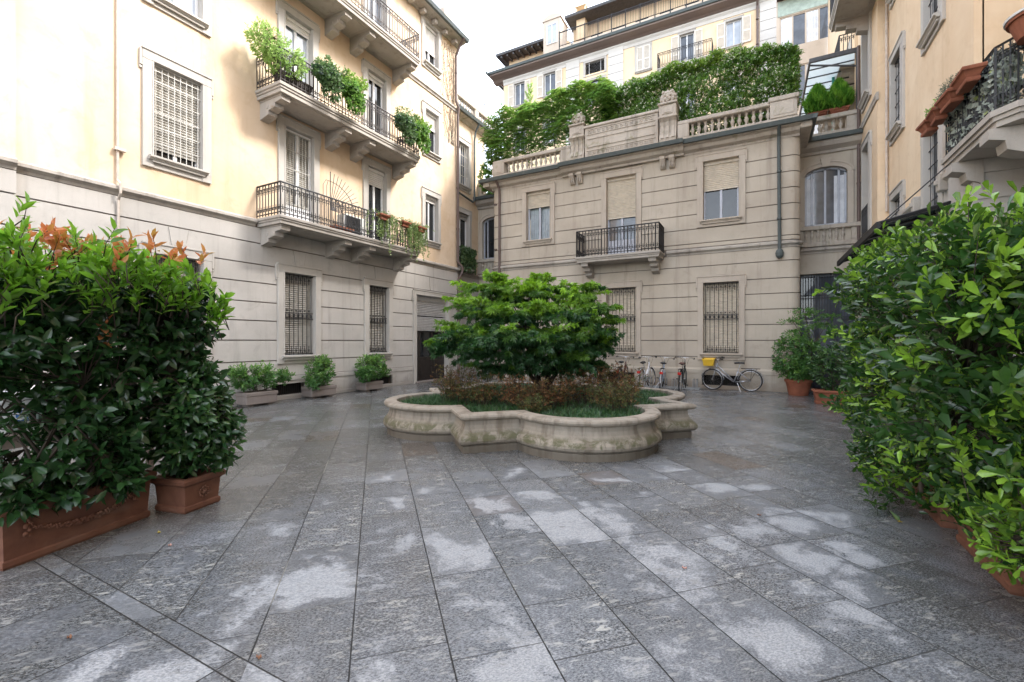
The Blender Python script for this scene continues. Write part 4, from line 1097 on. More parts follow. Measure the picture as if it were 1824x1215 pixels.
mb = MB(fr)
for i in range(11):
    z = fv[2] + .076 * i; mb.quad((fv[0], -.02, z), (fv[1], -.02, z), (fv[1], -.09, z + .05), (fv[0], -.09, z + .05))
for u in (fv[0] + .28, fv[1] - .28): mb.box(u - .02, u + .02, -.05, -.01, fv[2], fv[3])
mb.build('louvre', M['shutter_g'], w_)
w_ = window(fb, fr, fs, 0, 'sash', w=.15, t=.16, ears=False, leaves=3, frame='iron', glass='glass_pale', apron=.1, mid=[20.2])
mb = MB(fr); mb.prism_u([(-.4, 22.5), (.0, 22.5), (.2, 22.66), (.72, 22.76), (.75, 22.86), (.72, 22.98), (-.4, 23.2)], FX0 - .9, FX1 + .1); mb.build('eaves', M['eaves_far'], fb)
mb = MB(fr); mb.prism_u([(.70, 22.84), (.84, 22.86), (.89, 23.02), (.84, 23.04), (.72, 22.98)], FX0 - 1.0, FX1 + .1)
mb.prism_d([(FX0 - .92, 22.84), (FX0 - 1.05, 22.86), (FX0 - 1.08, 23.02), (FX0 - .92, 23.0)], -9, 1.1); mb.build('gutter', M['gutter'], fb)
mb = MB(fr); mb.prism_u([(.72, 22.98), (.72, 23.03), (-9, 26.5), (-9, 23.0)], FX0 - .9, FX1); rf = mb.build('roof', M['terra_d'], fb)
mb = pipe_run([(-.02, .78, 22.9), (-.02, .5, 22.6), (-.02, .12, 22.2), (-.02, .12, 14)], .07, fr, (21, 19.5)); mb.build('downpipe', M['pipe_br'], fb)
# attic, roof terrace and railing
mb = MB(fr); mb.box(-18.2, -12.9, -7, -1.2, 23, 24.9); mb.box(-13.1, 1.0, -8, -2.6, 23, 26.6)
mb.build('attic', M['plaster_far'], fb)
mb = MB(fr); mb.prism_u([(-.2, 24.85), (-.15, 25.02), (-7.6, 26.0), (-7.6, 24.85)], -18.9, -14.55)
for i in range(8): mb.box(-18.5 + i * .55, -18.38 + i * .55, -1.2, -.3, 24.70, 24.86)
mb.prism_u([(-1.0, 26.55), (-.95, 26.72), (-8.4, 27.6), (-8.4, 26.55)], -13.2, 1.2)
mb.build('attic_roof', M['roofdark'], fb)
mb = MB(fr); mb.box(-12.95, 1.0, -3, .75, 22.98, 23.25, .02); mb.prism_u([(-.2, 22.9), (.45, 22.98), (-.2, 22.98)], -12.95, 1.0); tr = mb.build('roof_terrace', M['soffit'], fb)
mb = MB(fr)
for k in range(15):
    u = -12.9 + k * .98; mb.box(u - .03, u + .03, .70, .78, 22.9, 24.4)
    for q in range(1, 9): mb.tube((u + q * .109, .72, 23.3), (u + q * .109, .72, 24.3), .011, 4)
mb.box(-12.95, 1.0, .70, .75, 24.30, 24.36); mb.box(-12.95, 1.0, .71, .74, 23.32, 23.36)
mb.build('terrace_railing', M['iron'], tr)
mb = MB(fr)
for k in range(7):
    u = -11.6 + k * 1.75; mb.box(u, u + .95, -2.62, -2.56, 23.3, 25.6)
mb.build('terrace_window', M['glass'], tr)
mb = MB(fr); mb.box(-14.5, -13.1, -1.4, .1, 23, 26.0, .02)
mb.prism_d([(-14.6, 26.0), (-13.0, 26.0), (-13.1, 26.2), (-13.5, 26.38), (-13.8, 26.42), (-14.1, 26.38), (-14.5, 26.2)], -1.4, .16)
dm = mb.build('dormer', M['soffit'], fb)
mb = MB(fr); mb.box(-14.15, -13.4, .09, .13, 24.2, 25.6); mb.build('pane', M['glass_pale'], dm)
sash(fr, (-14.2, -13.35, 24.15, 25.65), .13, 2).build('sash', M['white'], dm)
mb = MB(fr); mb.box(-12.45, -11.75, -2.2, -1.6, 25, 27.2, .02); mb.box(-12.55, -11.65, -2.3, -1.5, 27.5, 27.56); mb.box(-12.5, -12.4, -2.2, -2.1, 27.2, 27.5); mb.box(-11.8, -11.7, -2.2, -2.1, 27.2, 27.5); mb.box(-12.5, -12.4, -1.7, -1.6, 27.2, 27.5); mb.box(-11.8, -11.7, -1.7, -1.6, 27.2, 27.5)
mb.build('chimney', M['plaster_far'], fb)
# small balcony at the fourth window
balcony(fb, fr, -5.9, -2.5, 19.4, 19.6, .9, [-5.4, -3.0], 20.6, iron='iron', spacing=.16)

mbk = thing('modern_block', 'plain block with wide bands of glazing behind the right end of the roof terrace', 'building', (3, 30, 0))
fr = fr_mod
o1, o2, o3 = (1.10, 4.2, 18.1, 19.9), (1.10, 4.2, 14.7, 17.0), (1.10, 4.2, 11.3, 13.6)
mb = MB(fr); wall(mb, 0.93, 5.0, 0, 21.2, [o1, o2, o3]); mb.build('wall', M['soffit'], mbk)
mb = MB(fr); mb.box(1.0, 5, .0, .03, 19.95, 20.8); mb.build('fascia_panel', m_plain('pale_green_panel', (.36, .43, .37), .5), mbk)
mb = MB(fr); mb.box(.95, 5, .0, .9, 20.85, 21.2); mb.build('eaves', M['rafter'], mbk)
for o in (o1, o2, o3):
    s = sash(fr, o, -.08, 5, .05); w_ = s.build('window', M['soffit'], mbk)
    mb = MB(fr); mb.quad((o[0], -.10, o[2]), (o[1], -.10, o[2]), (o[1], -.10, o[3]), (o[0], -.10, o[3])); mb.build('pane', M['glass_mid'], w_)
    for i in (0, 2, 4):
        a = o[0] + (o[1] - o[0]) * i / 5; mb = MB(fr)
        for q in range(8): mb.box(a + .03 + q * .07, a + .09 + q * .07, -.098 + .004 * (q % 2), -.092 + .004 * (q % 2), o[2] + .05, o[3] - .05)
        mb.build('curtain', M['curtain'], w_)

# ------------------------------------------------------------------ foliage kit
def unit(a):
    return a / np.maximum(np.linalg.norm(a, axis=-1, keepdims=True), 1e-9)
T6 = (np.array([[0, 0, 0], [.34, 0, .03], [.70, 0, .015], [1, 0, -.05], [.30, .5, .10], [.68, .42, .07], [.30, -.5, .10], [.68, -.42, .07]]),
      [(0, 6, 1), (0, 1, 4), (1, 6, 7, 2), (4, 1, 2, 5), (2, 7, 3), (5, 2, 3)])
T6B = (np.array([[0, 0, 0], [.40, 0, .03], [.78, 0, .02], [1, 0, -.02], [.42, .30, .07], [.80, .44, .08], [.42, -.30, .07], [.80, -.44, .08]]),
       [(0, 6, 1), (0, 1, 4), (1, 6, 7, 2), (4, 1, 2, 5), (2, 7, 3), (5, 2, 3)])
T2 = (np.array([[0, 0, 0], [.5, .5, .07], [1, 0, -.04], [.5, -.5, .07]]), [(0, 3, 2), (0, 2, 1)])
def _palm():
    V = []; F = []
    for a, l in ((-1.25, .55), (-.62, .85), (0, 1.0), (.62, .85), (1.25, .55)):
        b = len(V); ca, sa = math.cos(a), math.sin(a)
        for x, y, z in ((0, 0, 0), (.5 * l, .13, .03), (l, 0, -.12 * l), (.5 * l, -.13, .03)):
            V.append((x * ca - y * sa, (x * sa + y * ca), z))
        F.append((b, b + 3, b + 2, b + 1))
    return (np.array(V), F)
TP = _palm()
def _blade():
    return (np.array([[0, -.5, 0], [0, .5, 0], [.5, .45, .25], [.5, -.45, .25], [1, 0, .12]]), [(0, 1, 2, 3), (3, 2, 4)])
TB = _blade()

def leaves_mesh(name, base, axis, normal, length, width, tint, young, tmpl, mat, parent, smooth=True):
    """one mesh holding a whole crown of separate leaves"""
    V0, F0 = tmpl; N = len(base); K = len(V0)
    axis = unit(axis); side = unit(np.cross(normal, axis)); nor = np.cross(axis, side)
    L = np.broadcast_to(np.asarray(length), (N,)); W = np.broadcast_to(np.asarray(width), (N,))
    P = base[:, None, :] + axis[:, None, :] * (V0[None, :, 0:1] * L[:, None, None]) + side[:, None, :] * (V0[None, :, 1:2] * W[:, None, None]) + nor[:, None, :] * (V0[None, :, 2:3] * L[:, None, None])
    loops = np.concatenate([np.asarray(f) for f in F0]); sizes = np.array([len(f) for f in F0])
    li = (loops[None, :] + (np.arange(N) * K)[:, None]).ravel().astype(np.int32)
    sz = np.tile(sizes, N); st = np.concatenate([[0], np.cumsum(sz)[:-1]]).astype(np.int32)
    me = bpy.data.meshes.new(name)
    me.vertices.add(N * K); me.vertices.foreach_set('co', P.astype(np.float32).ravel())
    me.loops.add(len(li)); me.loops.foreach_set('vertex_index', li)
    me.polygons.add(len(sz)); me.polygons.foreach_set('loop_start', st)
    me.polygons.foreach_set('use_smooth', np.full(len(sz), smooth))
    me.update(calc_edges=True)
    for nm, q in (('tint', tint), ('young', young)):
        a = me.attributes.new(nm, 'FLOAT', 'POINT')
        a.data.foreach_set('value', np.repeat(np.broadcast_to(np.asarray(q, dtype=float), (N,)), K).astype(np.float32))
    me.materials.append(mat)
    o = bpy.data.objects.new(name, me); COL.objects.link(o); attach(o, parent)
    return o
def rosettes(tips, dirs, n, L, W, inc=(50, 85), droop=.15, young=None, jl=.25, stagger=.02):
    """whorls of leaves round the ends of twigs"""
    N = len(tips); D = unit(dirs)
    r = RNG.normal(size=(N, 3)); X = unit(np.cross(D, r)); Y = np.cross(D, X)
    k = np.arange(n); ang = k[None, :] * 2.399 + RNG.uniform(0, 6.28, (N, 1)) + RNG.normal(0, .2, (N, n))
    t = np.radians(RNG.uniform(inc[0], inc[1], (N, n)) * (.55 + .45 * (1 - k / n))[None, :])
    ax = D[:, None, :] * np.cos(t)[..., None] + (X[:, None, :] * np.cos(ang)[..., None] + Y[:, None, :] * np.sin(ang)[..., None]) * np.sin(t)[..., None]
    ax = ax + RNG.normal(0, .14, ax.shape); ax[..., 2] -= droop
    ax = unit(ax)
    nor = np.broadcast_to(D[:, None, :], ax.shape) + RNG.normal(0, .25, ax.shape)
    base = tips[:, None, :] - D[:, None, :] * (stagger * (n - k)[None, :, None])
    ll = L * RNG.uniform(1 - jl, 1 + jl, (N, n)); ww = ll * (W / L) * RNG.uniform(.85, 1.15, (N, n))
    tint = np.clip(RNG.beta(2, 2.4, (N, n)), 0, 1)
    yy = np.zeros((N, n)) if young is None else np.clip(young[:, None] * RNG.uniform(.6, 1.15, (N, n)), 0, 1)
    R = lambda a: a.reshape(N * n, -1) if a.ndim == 3 else a.reshape(-1)
    return R(base), R(ax), R(nor), R(ll), R(ww), R(tint), R(yy)
def twigs(name, roots, tips, mat, parent, r=.004, r0=None, sag=.0, sides=3):
    mb = MB()
    for a, b in zip(roots, tips):
        a = np.asarray(a); b = np.asarray(b); m = (a + b) / 2 + np.array([random.uniform(-.03, .03), random.uniform(-.03, .03), random.uniform(-.02, .05) - sag])
        mb.path([tuple(a), tuple(m), tuple(b)], r0 or r * 1.8, sides, r1=r * .6)
    return mb.build(name, mat, parent, smooth=True, recalc=False)
def box_hedge(lo, hi, n, shell=.72, rnd=.18, wob=.07):
    """points and outward directions over a clipped hedge with a loose outline"""
    lo, hi = np.array(lo), np.array(hi); c, h = (lo + hi) / 2, (hi - lo) / 2
    P = []; D = []
    area = np.array([h[1] * h[2], h[1] * h[2], h[0] * h[2], h[0] * h[2], h[0] * h[1] * 1.3, h[0] * h[1] * .35]); area /= area.sum()
    F = RNG.choice(6, n, p=area)
    q = RNG.uniform(-1, 1, (n, 3)); nor = np.zeros((n, 3))
    for i in range(6):
        m = F == i; s = 1 if i % 2 == 0 else -1; q[m, i // 2] = s; nor[m, i // 2] = s
    depth = np.where(RNG.random(n) < shell, RNG.uniform(0, .06, n), RNG.uniform(0, 1, n) ** .8 * .75)
    p = c + q * h
    # rounded edges and a lumpy surface
    e = np.abs(q) ** 6; p = c + (p - c) * (1 - rnd * np.clip(e.sum(1, keepdims=True) - 1, 0, 1.4) * .5)
    w = np.sin(p[:, 1] * 7.3 + p[:, 2] * 5.1) + np.sin(p[:, 2] * 9.7 + p[:, 0] * 6.1) + np.sin(p[:, 0] * 8.9 + p[:, 1] * 3.3)
    p = p + nor * (w * wob / 2 + RNG.normal(0, wob * .6, n))[:, None]
    p = p - nor * (depth * h.min())[:, None]
    d = nor + RNG.normal(0, .45, (n, 3)); d[:, 2] += .45
    return p, unit(d), nor
def blob(c, r, n, shell=.7, up=.35):
    c, r = np.array(c), np.array(r)
    d = unit(RNG.normal(size=(n, 3)))
    k = np.where(RNG.random(n) < shell, RNG.uniform(.86, 1.04, n), RNG.random(n) ** .5 * .9)
    p = c + d * r * k[:, None]
    q = unit(d / r) + RNG.normal(0, .4, (n, 3)); q[:, 2] += up
    return p, unit(q)
def shrub(name, label, cat, base, P, D, n, L, W, mat, young=None, tmpl=T6, group=None, stems=6, tw=.25, inc=(50, 85), droop=.15, stem_r=.012, spread=.12, twr=.003):
    t = thing(name, label, cat, tuple(base), group)
    leaves_mesh('foliage', *rosettes(P, D, n, L, W, inc, droop, young), tmpl, mat, t)
    b = np.array(base); idx = RNG.choice(len(P), min(len(P), int(len(P) * tw)), replace=False)
    c = P.mean(0); mb = MB(); hubs = []
    for i in range(stems):
        a = b + np.array([random.uniform(-1, 1), random.uniform(-1, 1), 0]) * spread
        tgt = P[RNG.integers(len(P))]; top = b + (tgt - b) * .72; top[2] = max(top[2], b[2] + .6 * (c[2] - b[2]))
        m = (a + top) / 2 + RNG.normal(0, .03, 3)
        mb.path([tuple(a), tuple(m), tuple(top)], stem_r, 5, r1=stem_r * .45); hubs += [m, top, (m + top) / 2]
    H = np.array(hubs)
    for i in idx:
        j = np.argmin(((H - P[i]) ** 2).sum(1) + .3 * np.maximum(0, H[:, 2] - P[i, 2]))
        m = (H[j] + P[i]) / 2 + RNG.normal(0, .02, 3)
        mb.path([tuple(H[j]), tuple(m), tuple(P[i])], twr * 1.7, 3, r1=twr * .6)
    mb.build('branches', M['twig'], t, smooth=True, recalc=False)
    return t

def trough(name, label, lx, ly, h, loc, rz, mat, kind='garland', group=None, taper=.04, soil=True, cat='planter'):
    """terracotta or stone trough; built about its own base, long side along local x"""
    t = thing(name, label, cat, loc, group, local=True); t.rotation_euler = (0, 0, rz)
    mb = MB(); a, b = lx / 2, ly / 2; k = taper
    def ring(s, z): return [(-a - s, -b - s, z), (a + s, -b - s, z), (a + s, b + s, z), (-a - s, b + s, z)]
    R = [ring(-k, 0), ring(-k + .008, .02), ring(-k + .006, .05), ring(-k - .006, .06), ring(-.012, h - .075), ring(0, h - .06), ring(.018, h - .05), ring(.022, h - .02), ring(.012, h), ring(-.03, h), ring(-.04, h - .10)]
    pts = [p for r in R for p in r]; n = len(R)
    F = [(i * 4 + j, i * 4 + (j + 1) % 4, (i + 1) * 4 + (j + 1) % 4, (i + 1) * 4 + j) for i in range(n - 1) for j in range(4)] + [(0, 1, 2, 3)]
    mb.add(pts, F); mb.build('pot', mat, t)
    if soil:
        s = MB(); s.add(ring(-.04, h - .07), [(0, 1, 2, 3)]); s.build('soil', M['soil'], t, recalc=False)
    if kind:
        g = None
        def bead(x, z, r, sgn=-1):
            y = sgn * (b - k + .012 + k * (z / h))
            g.lathe(x, y, [(.0, z - r), (r * .8, z - r * .6), (r, z), (r * .8, z + r * .6), (0, z + r)], 6, sd=.7)
        for sgn in (-1, 1):
            g = MB()
            if kind == 'garland':
                w = a * .72
                for i in range(41):
                    q = -1 + 2 * i / 40; z = h * (.66 - .22 * (1 - q * q)); fat = .009 + .013 * (1 - abs(q)) 
                    bead(q * w, z + .006 * math.sin(i * 2.1), fat, sgn)
                    bead(q * w + .008, z - .012 + .006 * math.cos(i * 1.7), fat * .8, sgn)
                for q in (-1, 1):
                    for i in range(7): bead(q * w + .014 * math.sin(i * 2.2), h * .66 + .035 - .018 * i, .012 + .004 * (i % 3), sgn)
            else:
                for i in range(10): bead(.045 * math.cos(i * .628), h * .5 + .045 * math.sin(i * .628), .012, sgn)
                bead(0, h * .5, .02, sgn)
                for i in range(6): bead(.022 * math.cos(i * 1.05), h * .5 + .022 * math.sin(i * 1.05), .010, sgn)
            g.build('relief', mat, t, smooth=True)
    return t
def round_pot(name, label, r, h, loc, mat, group=None):
    t = thing(name, label, 'flowerpot', loc, group, local=True)
    mb = MB(); mb.lathe(0, 0, [(r * .70, 0), (r * .72, .02), (r * .93, h * .80), (r * .94, h * .82), (r * 1.02, h * .83), (r * 1.03, h * .97), (r * .99, h), (r * .90, h), (r * .88, h - .06)], 28)
    mb.build('pot', mat, t, smooth=False)
    s = MB(); s.lathe(0, 0, [(0.001, h - .05), (r * .89, h - .05)], 20); s.build('soil', M['soil'], t)
    return t

# ================================================================== GROUND
mb = MB(); mb.quad((-400, -400, -.03), (400, -400, -.03), (400, 400, -.03), (-400, 400, -.03)); struct(mb.build('ground', M['asphalt']))
mb = MB(); mb.quad((-11.6, -12, 0), (4.1, -12, 0), (4.1, 18.4, 0), (-11.6, 18.4, 0)); struct(mb.build('courtyard_paving', M['paving']))

# ================================================================== CENTRAL PLANTER
CX, CY, RS, QL, RL = -3.56, 7.80, 2.67, 1.24, 1.10
def outline(off, per=22):
    """barbed quatrefoil: a square with a round lobe on every side; off moves the line outwards"""
    ap = RS / math.sqrt(2) + off; r = RL + off; dl = QL * math.sqrt(2)
    hs = math.acos(max(-1, min(1, (ap - dl) / r)))
    pts = []
    for k in range(4):
        th = -PI / 4 + k * PI / 2
        c = (CX + dl * math.cos(th), CY + dl * math.sin(th))
        for i in range(per + 1):
            a = th - hs + 2 * hs * i / per
            pts.append((c[0] + r * math.cos(a), c[1] + r * math.sin(a)))
        ca = th + PI / 4
        pts.append((CX + ap * math.sqrt(2) * math.cos(ca), CY + ap * math.sqrt(2) * math.sin(ca)))
    return pts
def rings(prof, name, mat, parent, cap=False):
    mb = MB(); R = [[(x, y, z) for x, y in outline(o)] for o, z in prof]; n = len(R[0])
    F = [(i * n + j, i * n + (j + 1) % n, (i + 1) * n + (j + 1) % n, (i + 1) * n + j) for i in range(len(R) - 1) for j in range(n)]
    mb.add([p for r in R for p in r], F)
    return mb.build(name, mat, parent)
pl = thing('stone_planter', 'low quatrefoil stone planter with a moulded mossy wall in the middle of the courtyard', 'planter', (CX, CY, 0))
rings([(-.035, 0), (-.03, .095), (-.045, .108), (-.075, .11)], 'base', M['planter'], pl)
rings([(-.075, .108), (-.01, .115), (.022, .14), (.035, .175), (.03, .21), (.012, .245), (-.025, .28), (-.055, .325), (-.07, .38), (-.072, .435), (-.06, .455)], 'body', M['planter'], pl)
rings([(-.06, .452), (-.02, .455), (.008, .47), (.02, .495), (.014, .52), (-.006, .538), (-.10, .545), (-.185, .543), (-.20, .53), (-.205, .36)], 'rim', M['planter'], pl)
mb = MB(); P_ = outline(-.19); mb.add([(x, y, .45) for x, y in P_] + [(CX, CY, .50)], [(i, (i + 1) % len(P_), len(P_)) for i in range(len(P_))]); mb.build('soil', M['soil'], pl)

# mondo grass growing in the lobes
def inside(x, y, off=-.26):
    ap = RS / math.sqrt(2) + off; r = RL + off; dl = QL * math.sqrt(2); u, v = x - CX, y - CY
    s = (abs(u) + abs(v)) / math.sqrt(2) < ap
    for k in range(4):
        th = -PI / 4 + k * PI / 2
        s = s | (np.hypot(u - dl * np.cos(th), v - dl * np.sin(th)) < r)
    return s
g = RNG.uniform(-2.9, 2.9, (60000, 2)) + np.array([CX, CY]); g = g[inside(g[:, 0], g[:, 1])]
dc = np.hypot(g[:, 0] - CX, g[:, 1] - CY)
g = g[(RNG.random(len(g)) < np.clip(.35 + (dc - 1.0) * .55, .30, 1))][:26000]
ax = np.c_[RNG.normal(0, .7, (len(g), 2)), RNG.uniform(.35, 1.0, len(g))]
z = .455 + .02 * np.sin(g[:, 0] * 5) * np.cos(g[:, 1] * 4)
go = leaves_mesh('mondo_grass', np.c_[g, z], ax, np.c_[RNG.normal(0, .3, (len(g), 2)), np.ones(len(g))], RNG.uniform(.06, .13, len(g)), .009, RNG.random(len(g)), RNG.random(len(g)) ** 4 * .6, TB, L_['grass'], None)
struct(tag(go, 'dark green tufted grass filling the lobes of the stone planter', 'grass'), 'stuff')

# ================================================================== JAPANESE MAPLE
mp = thing('maple_tree', 'spreading Japanese maple with layered bright green foliage in the stone planter', 'tree', (CX - .02, CY, .46))
def cam_pt(px, py, Z):       # a point seen at photograph pixel (px, py) at forward distance Z, in court metres
    xc = (px - 912) / 810.7 * Z; c_, s_ = .8798, .4753
    return np.array([c_ * xc - s_ * Z, s_ * xc + c_ * Z, 1.55 + (606 - py) / 810.7 * Z])
pads = [(868, 510, 8.5, 50, 18), (905, 528, 8.9, 62, 20), (945, 520, 8.5, 48, 20), (985, 512, 8.8, 52, 20), (1030, 530, 8.6, 50, 18), (1058, 548, 8.2, 44, 20), (860, 545, 8.1, 62, 22), (915, 560, 7.8, 76, 26),
        (985, 555, 7.8, 78, 26), (1050, 575, 8.1, 55, 26), (835, 590, 7.9, 56, 26), (800, 612, 8.3, 32, 20), (885, 600, 7.5, 66, 28), (955, 600, 7.4, 72, 30), (1022, 605, 7.6, 66, 30), (1066, 612, 8.2, 30, 24), (860, 625, 7.8, 50, 24),
        (925, 635, 7.6, 56, 24), (1000, 640, 7.7, 58, 22), (1050, 645, 8.1, 28, 16), (860, 550, 9.4, 46, 26), (990, 550, 9.5, 60, 30), (930, 600, 9.0, 90, 30), (1075, 590, 8.4, 22, 9), (1090, 568, 8.3, 14, 6), (1055, 508, 8.5, 18, 5), (900, 655, 8.2, 70, 16), (1000, 655, 8.2, 60, 16), (780, 612, 8.2, 16, 12), (965, 494, 8.7, 20, 9), (880, 492, 8.6, 22, 8), (1010, 618, 8.9, 80, 34), (865, 605, 8.9, 70, 34)]
MP = []; MD = []; MY = []; cen = []; SPR = []
for px, py, Z, rx, ry in pads:
    c = cam_pt(px, py, Z); k = Z / 810.7; rx_, ry_ = rx * k, ry * k
    cen.append(c)
    for s in range(int(9 + rx * ry * .0125)):
        a = RNG.uniform(0, 6.28); ln = rx_ * RNG.uniform(.40, 1.30); up = RNG.uniform(-.75, .95) * ry_
        st = c + np.array([RNG.normal(0, .25) * rx_, RNG.normal(0, .25) * rx_, -.2 * ry_])
        e = c + np.array([ln * math.cos(a), ln * math.sin(a), up])
        pts = []
        for q in range(9):
            f = q / 8
            pts.append(st + (e - st) * f + np.array([0, 0, (.55 * f - .75 * f * f) * ry_]) + RNG.normal(0, .008, 3))
        SPR.append(pts)
        hgt = np.clip((e[2] - 1.95) * .55, -.35, .6); top = np.clip(up / ry_, -1, 1)
        light_y = .10 + .50 * top + 1.2 * hgt + RNG.normal(0, .15)  # light from above put into leaf colour: upper sprays paler, lower ones darker
        for q in range(1, 9):
            d = pts[q] - pts[q - 1]; MP.append(pts[q]); MD.append(d + np.array([0, 0, -.006])); MY.append(np.clip(light_y + .22 * (q / 8 - .5), 0, 1))
MP, MD, MY = np.array(MP), unit(np.array(MD)), np.array(MY)
b_, a_, n_, l_, w_, t_, y_ = rosettes(MP, MD, 4, .098, .098, (30, 85), .28, MY, .3, .02)
n_ = np.c_[RNG.normal(0, .55, (len(b_), 2)), np.full(len(b_), 1.0)]
leaves_mesh('crown', b_, a_, n_, l_, l_, t_, y_, TP, L_['maple'], mp, smooth=False)
mb = MB(); root = np.array([CX, CY, .42])
forks = []
for i in range(6):
    a = i * 1.05 + .3; p1 = root + np.array([.10 * math.cos(a), .10 * math.sin(a), .30]); p2 = root + np.array([.42 * math.cos(a), .42 * math.sin(a), .78 + .1 * math.sin(i * 2)]); p3 = root + np.array([.72 * math.cos(a + .2), .72 * math.sin(a + .2), 1.25 + .15 * math.cos(i * 3)])
    mb.path([tuple(root + np.array([.05 * math.cos(a), .05 * math.sin(a), -.05])), tuple(p1), tuple(p2), tuple(p3)], .055, 7, r1=.022); forks += [p2, p3, (p2 + p3) / 2]
FK = np.array(forks)
for c in cen:
    j = np.argmin(((FK - c) ** 2).sum(1)); m = (FK[j] + c) / 2 + np.array([0, 0, .08]); mb.path([tuple(FK[j]), tuple(m), tuple(c)], .018, 5, r1=.006)
for pts in SPR: mb.path([tuple(p) for p in pts[::2]], .005, 3, r1=.0015)
mb.build('trunk', M['bark'], mp, smooth=True, recalc=False)

# reddish nandina clumps round the maple
def nandina(cx, cy, r, h, n, label, yr=.5):
    t = thing('nandina_shrub', label, 'shrub', (cx, cy, .46), 'reddish shrubs under the maple')
    mb = MB(); TP_ = []; TD_ = []
    for i in range(n):
        a = random.uniform(0, 6.28); q = r * math.sqrt(random.random()) 
        x, y = cx + q * .55 * math.cos(a), cy + q * .55 * math.sin(a); hh = h * random.uniform(.55, 1.08)
        x2, y2 = cx + q * math.cos(a) + random.uniform(-.08, .08), cy + q * math.sin(a) + random.uniform(-.08, .08)
        mb.path([(x, y, .44), ((x + x2) / 2 + random.uniform(-.03, .03), (y + y2) / 2, .46 + hh * .55), (x2, y2, .46 + hh)], .0045, 3, r1=.002)
        for k in range(9):
            f = random.uniform(.30, 1.0); px, py, pz = x + (x2 - x) * f, y + (y2 - y) * f, .46 + hh * f
            d = np.array([random.gauss(0, 1), random.gauss(0, 1), random.uniform(-.1, .6)]); d /= np.linalg.norm(d); ln = random.uniform(.05, .16)
            e = np.array([px, py, pz]) + d * ln; mb.path([(px, py, pz), tuple(e)], .0018, 3)
            TP_.append(e); TD_.append(d)
    mb.build('stems', M['twig'], t, recalc=False)
    TP_, TD_ = np.array(TP_), np.array(TD_)
    leaves_mesh('foliage', *rosettes(TP_, TD_, 5, .042, .014, (30, 80), .1, np.clip(RNG.normal(yr, .35, len(TP_)), 0, 1), .35, .012), T2, L_['nandina'], t)
for px, py, Z, r, h, n, lab, yr in (
        (805, 716, 8.0, .44, .66, 44, 'reddish nandina shrub at the left lobe of the planter', .45), (850, 715, 7.6, .32, .52, 30, 'sparse olive nandina clump left of the maple stems', .35), (920, 712, 7.3, .40, .50, 36, 'dark red nandina clump in front of the maple stems', .8),
        (975, 716, 7.2, .36, .46, 34, 'low reddish nandina clump beside the front lobe', .7), (1050, 712, 7.8, .42, .64, 40, 'tall rusty nandina shrub right of the maple', .55), (1110, 706, 8.0, .44, .66, 44, 'largest rusty nandina shrub at the right lobe of the planter', .6),
        (1095, 735, 7.0, .40, .48, 36, 'short green nandina shrub above the front lobe', .15), (1000, 690, 9.6, .5, .7, 34, 'dull nandina shrub at the back of the planter', .6), (948, 742, 6.75, .22, .26, 18, 'small yellow green seedling clump at the planter rim', .1)):
    c = cam_pt(px, py, Z); nandina(c[0], c[1], r, h, n, lab, yr)

# ================================================================== GRANITE TROUGHS ALONG THE LEFT WALL
def granite_trough(label, x, y, lx, ly, h):
    t = thing('plant_trough', label, 'planter', (x, y, 0), 'granite troughs along the left wall', local=True)
    mb = MB(); a, b = lx / 2, ly / 2
    mb.box(-a, a, -b, b, .05, h, .018); mb.box(-a - .012, a + .012, -b - .012, b + .012, h - .09, h - .001, .012); mb.build('pot', M['granite'], t)
    m2 = MB(); m2.box(-a + .05, a - .05, -b + .05, b - .05, h - .02, h + .006); m2.build('soil', M['soil'], t)
    for s in (-1, 1):
        q = MB(); q.box(-a + .06, a - .06, s * b * .6 - .05, s * b * .6 + .05, 0, .052); q.build('foot', M['granite'], t)
    return t
for (x, y, ly, h, lab, slab, blobs, seed) in (
        (-10.60, 6.72, .78, .34, 'granite trough nearest the hedge, holding two loose bushes', 'pair of loose leafy bushes in the granite trough nearest the hedge', [((-10.6, 6.45, .72), (.36, .34, .34)), ((-10.55, 6.95, .74), (.38, .32, .36)), ((-10.5, 6.15, .85), (.22, .2, .16)), ((-10.45, 7.35, .7), (.2, .2, .2))], 1),
        (-10.62, 8.50, .80, .32, 'granite trough under the first barred window, holding a dense bush', 'dense rounded bush in the granite trough under the first barred window', [((-10.55, 8.45, .72), (.36, .44, .42)), ((-10.55, 8.6, .98), (.26, .28, .2)), ((-10.4, 8.15, .45), (.2, .2, .2))], 2),
        (-10.62, 10.35, .72, .30, 'granite trough between the two barred windows, holding a broad bush', 'broad glossy bush in the granite trough between the two barred windows', [((-10.55, 10.3, .74), (.42, .52, .42)), ((-10.55, 10.55, .92), (.3, .34, .24)), ((-10.45, 10.0, .55), (.25, .26, .25)), ((-10.5, 10.85, .6), (.2, .22, .2))], 3)):
    granite_trough(lab, x, y, .42, ly, h)
    P, D = zip(*[blob(c, r, int(95 * r[0] * r[1] * r[2] / .05) + 25, .65, .5) for c, r in blobs]); P, D = np.concatenate(P), np.concatenate(D)
    P[:, 0] = np.maximum(P[:, 0], -10.94)
    P = P[:260] if len(P) > 520 else P; D = D[:len(P)]
    yy = np.clip(RNG.normal(.25, .25, len(P)) + (P[:, 2] - .8) * .8, 0, 1)
    shrub('leafy_shrub', slab, 'shrub', (x, y, h - .01), P, D, 8, .085, .03, L_['shrub'], yy, T6, 'bushes in the granite troughs', stems=7, tw=.5, inc=(45, 80), spread=.16)

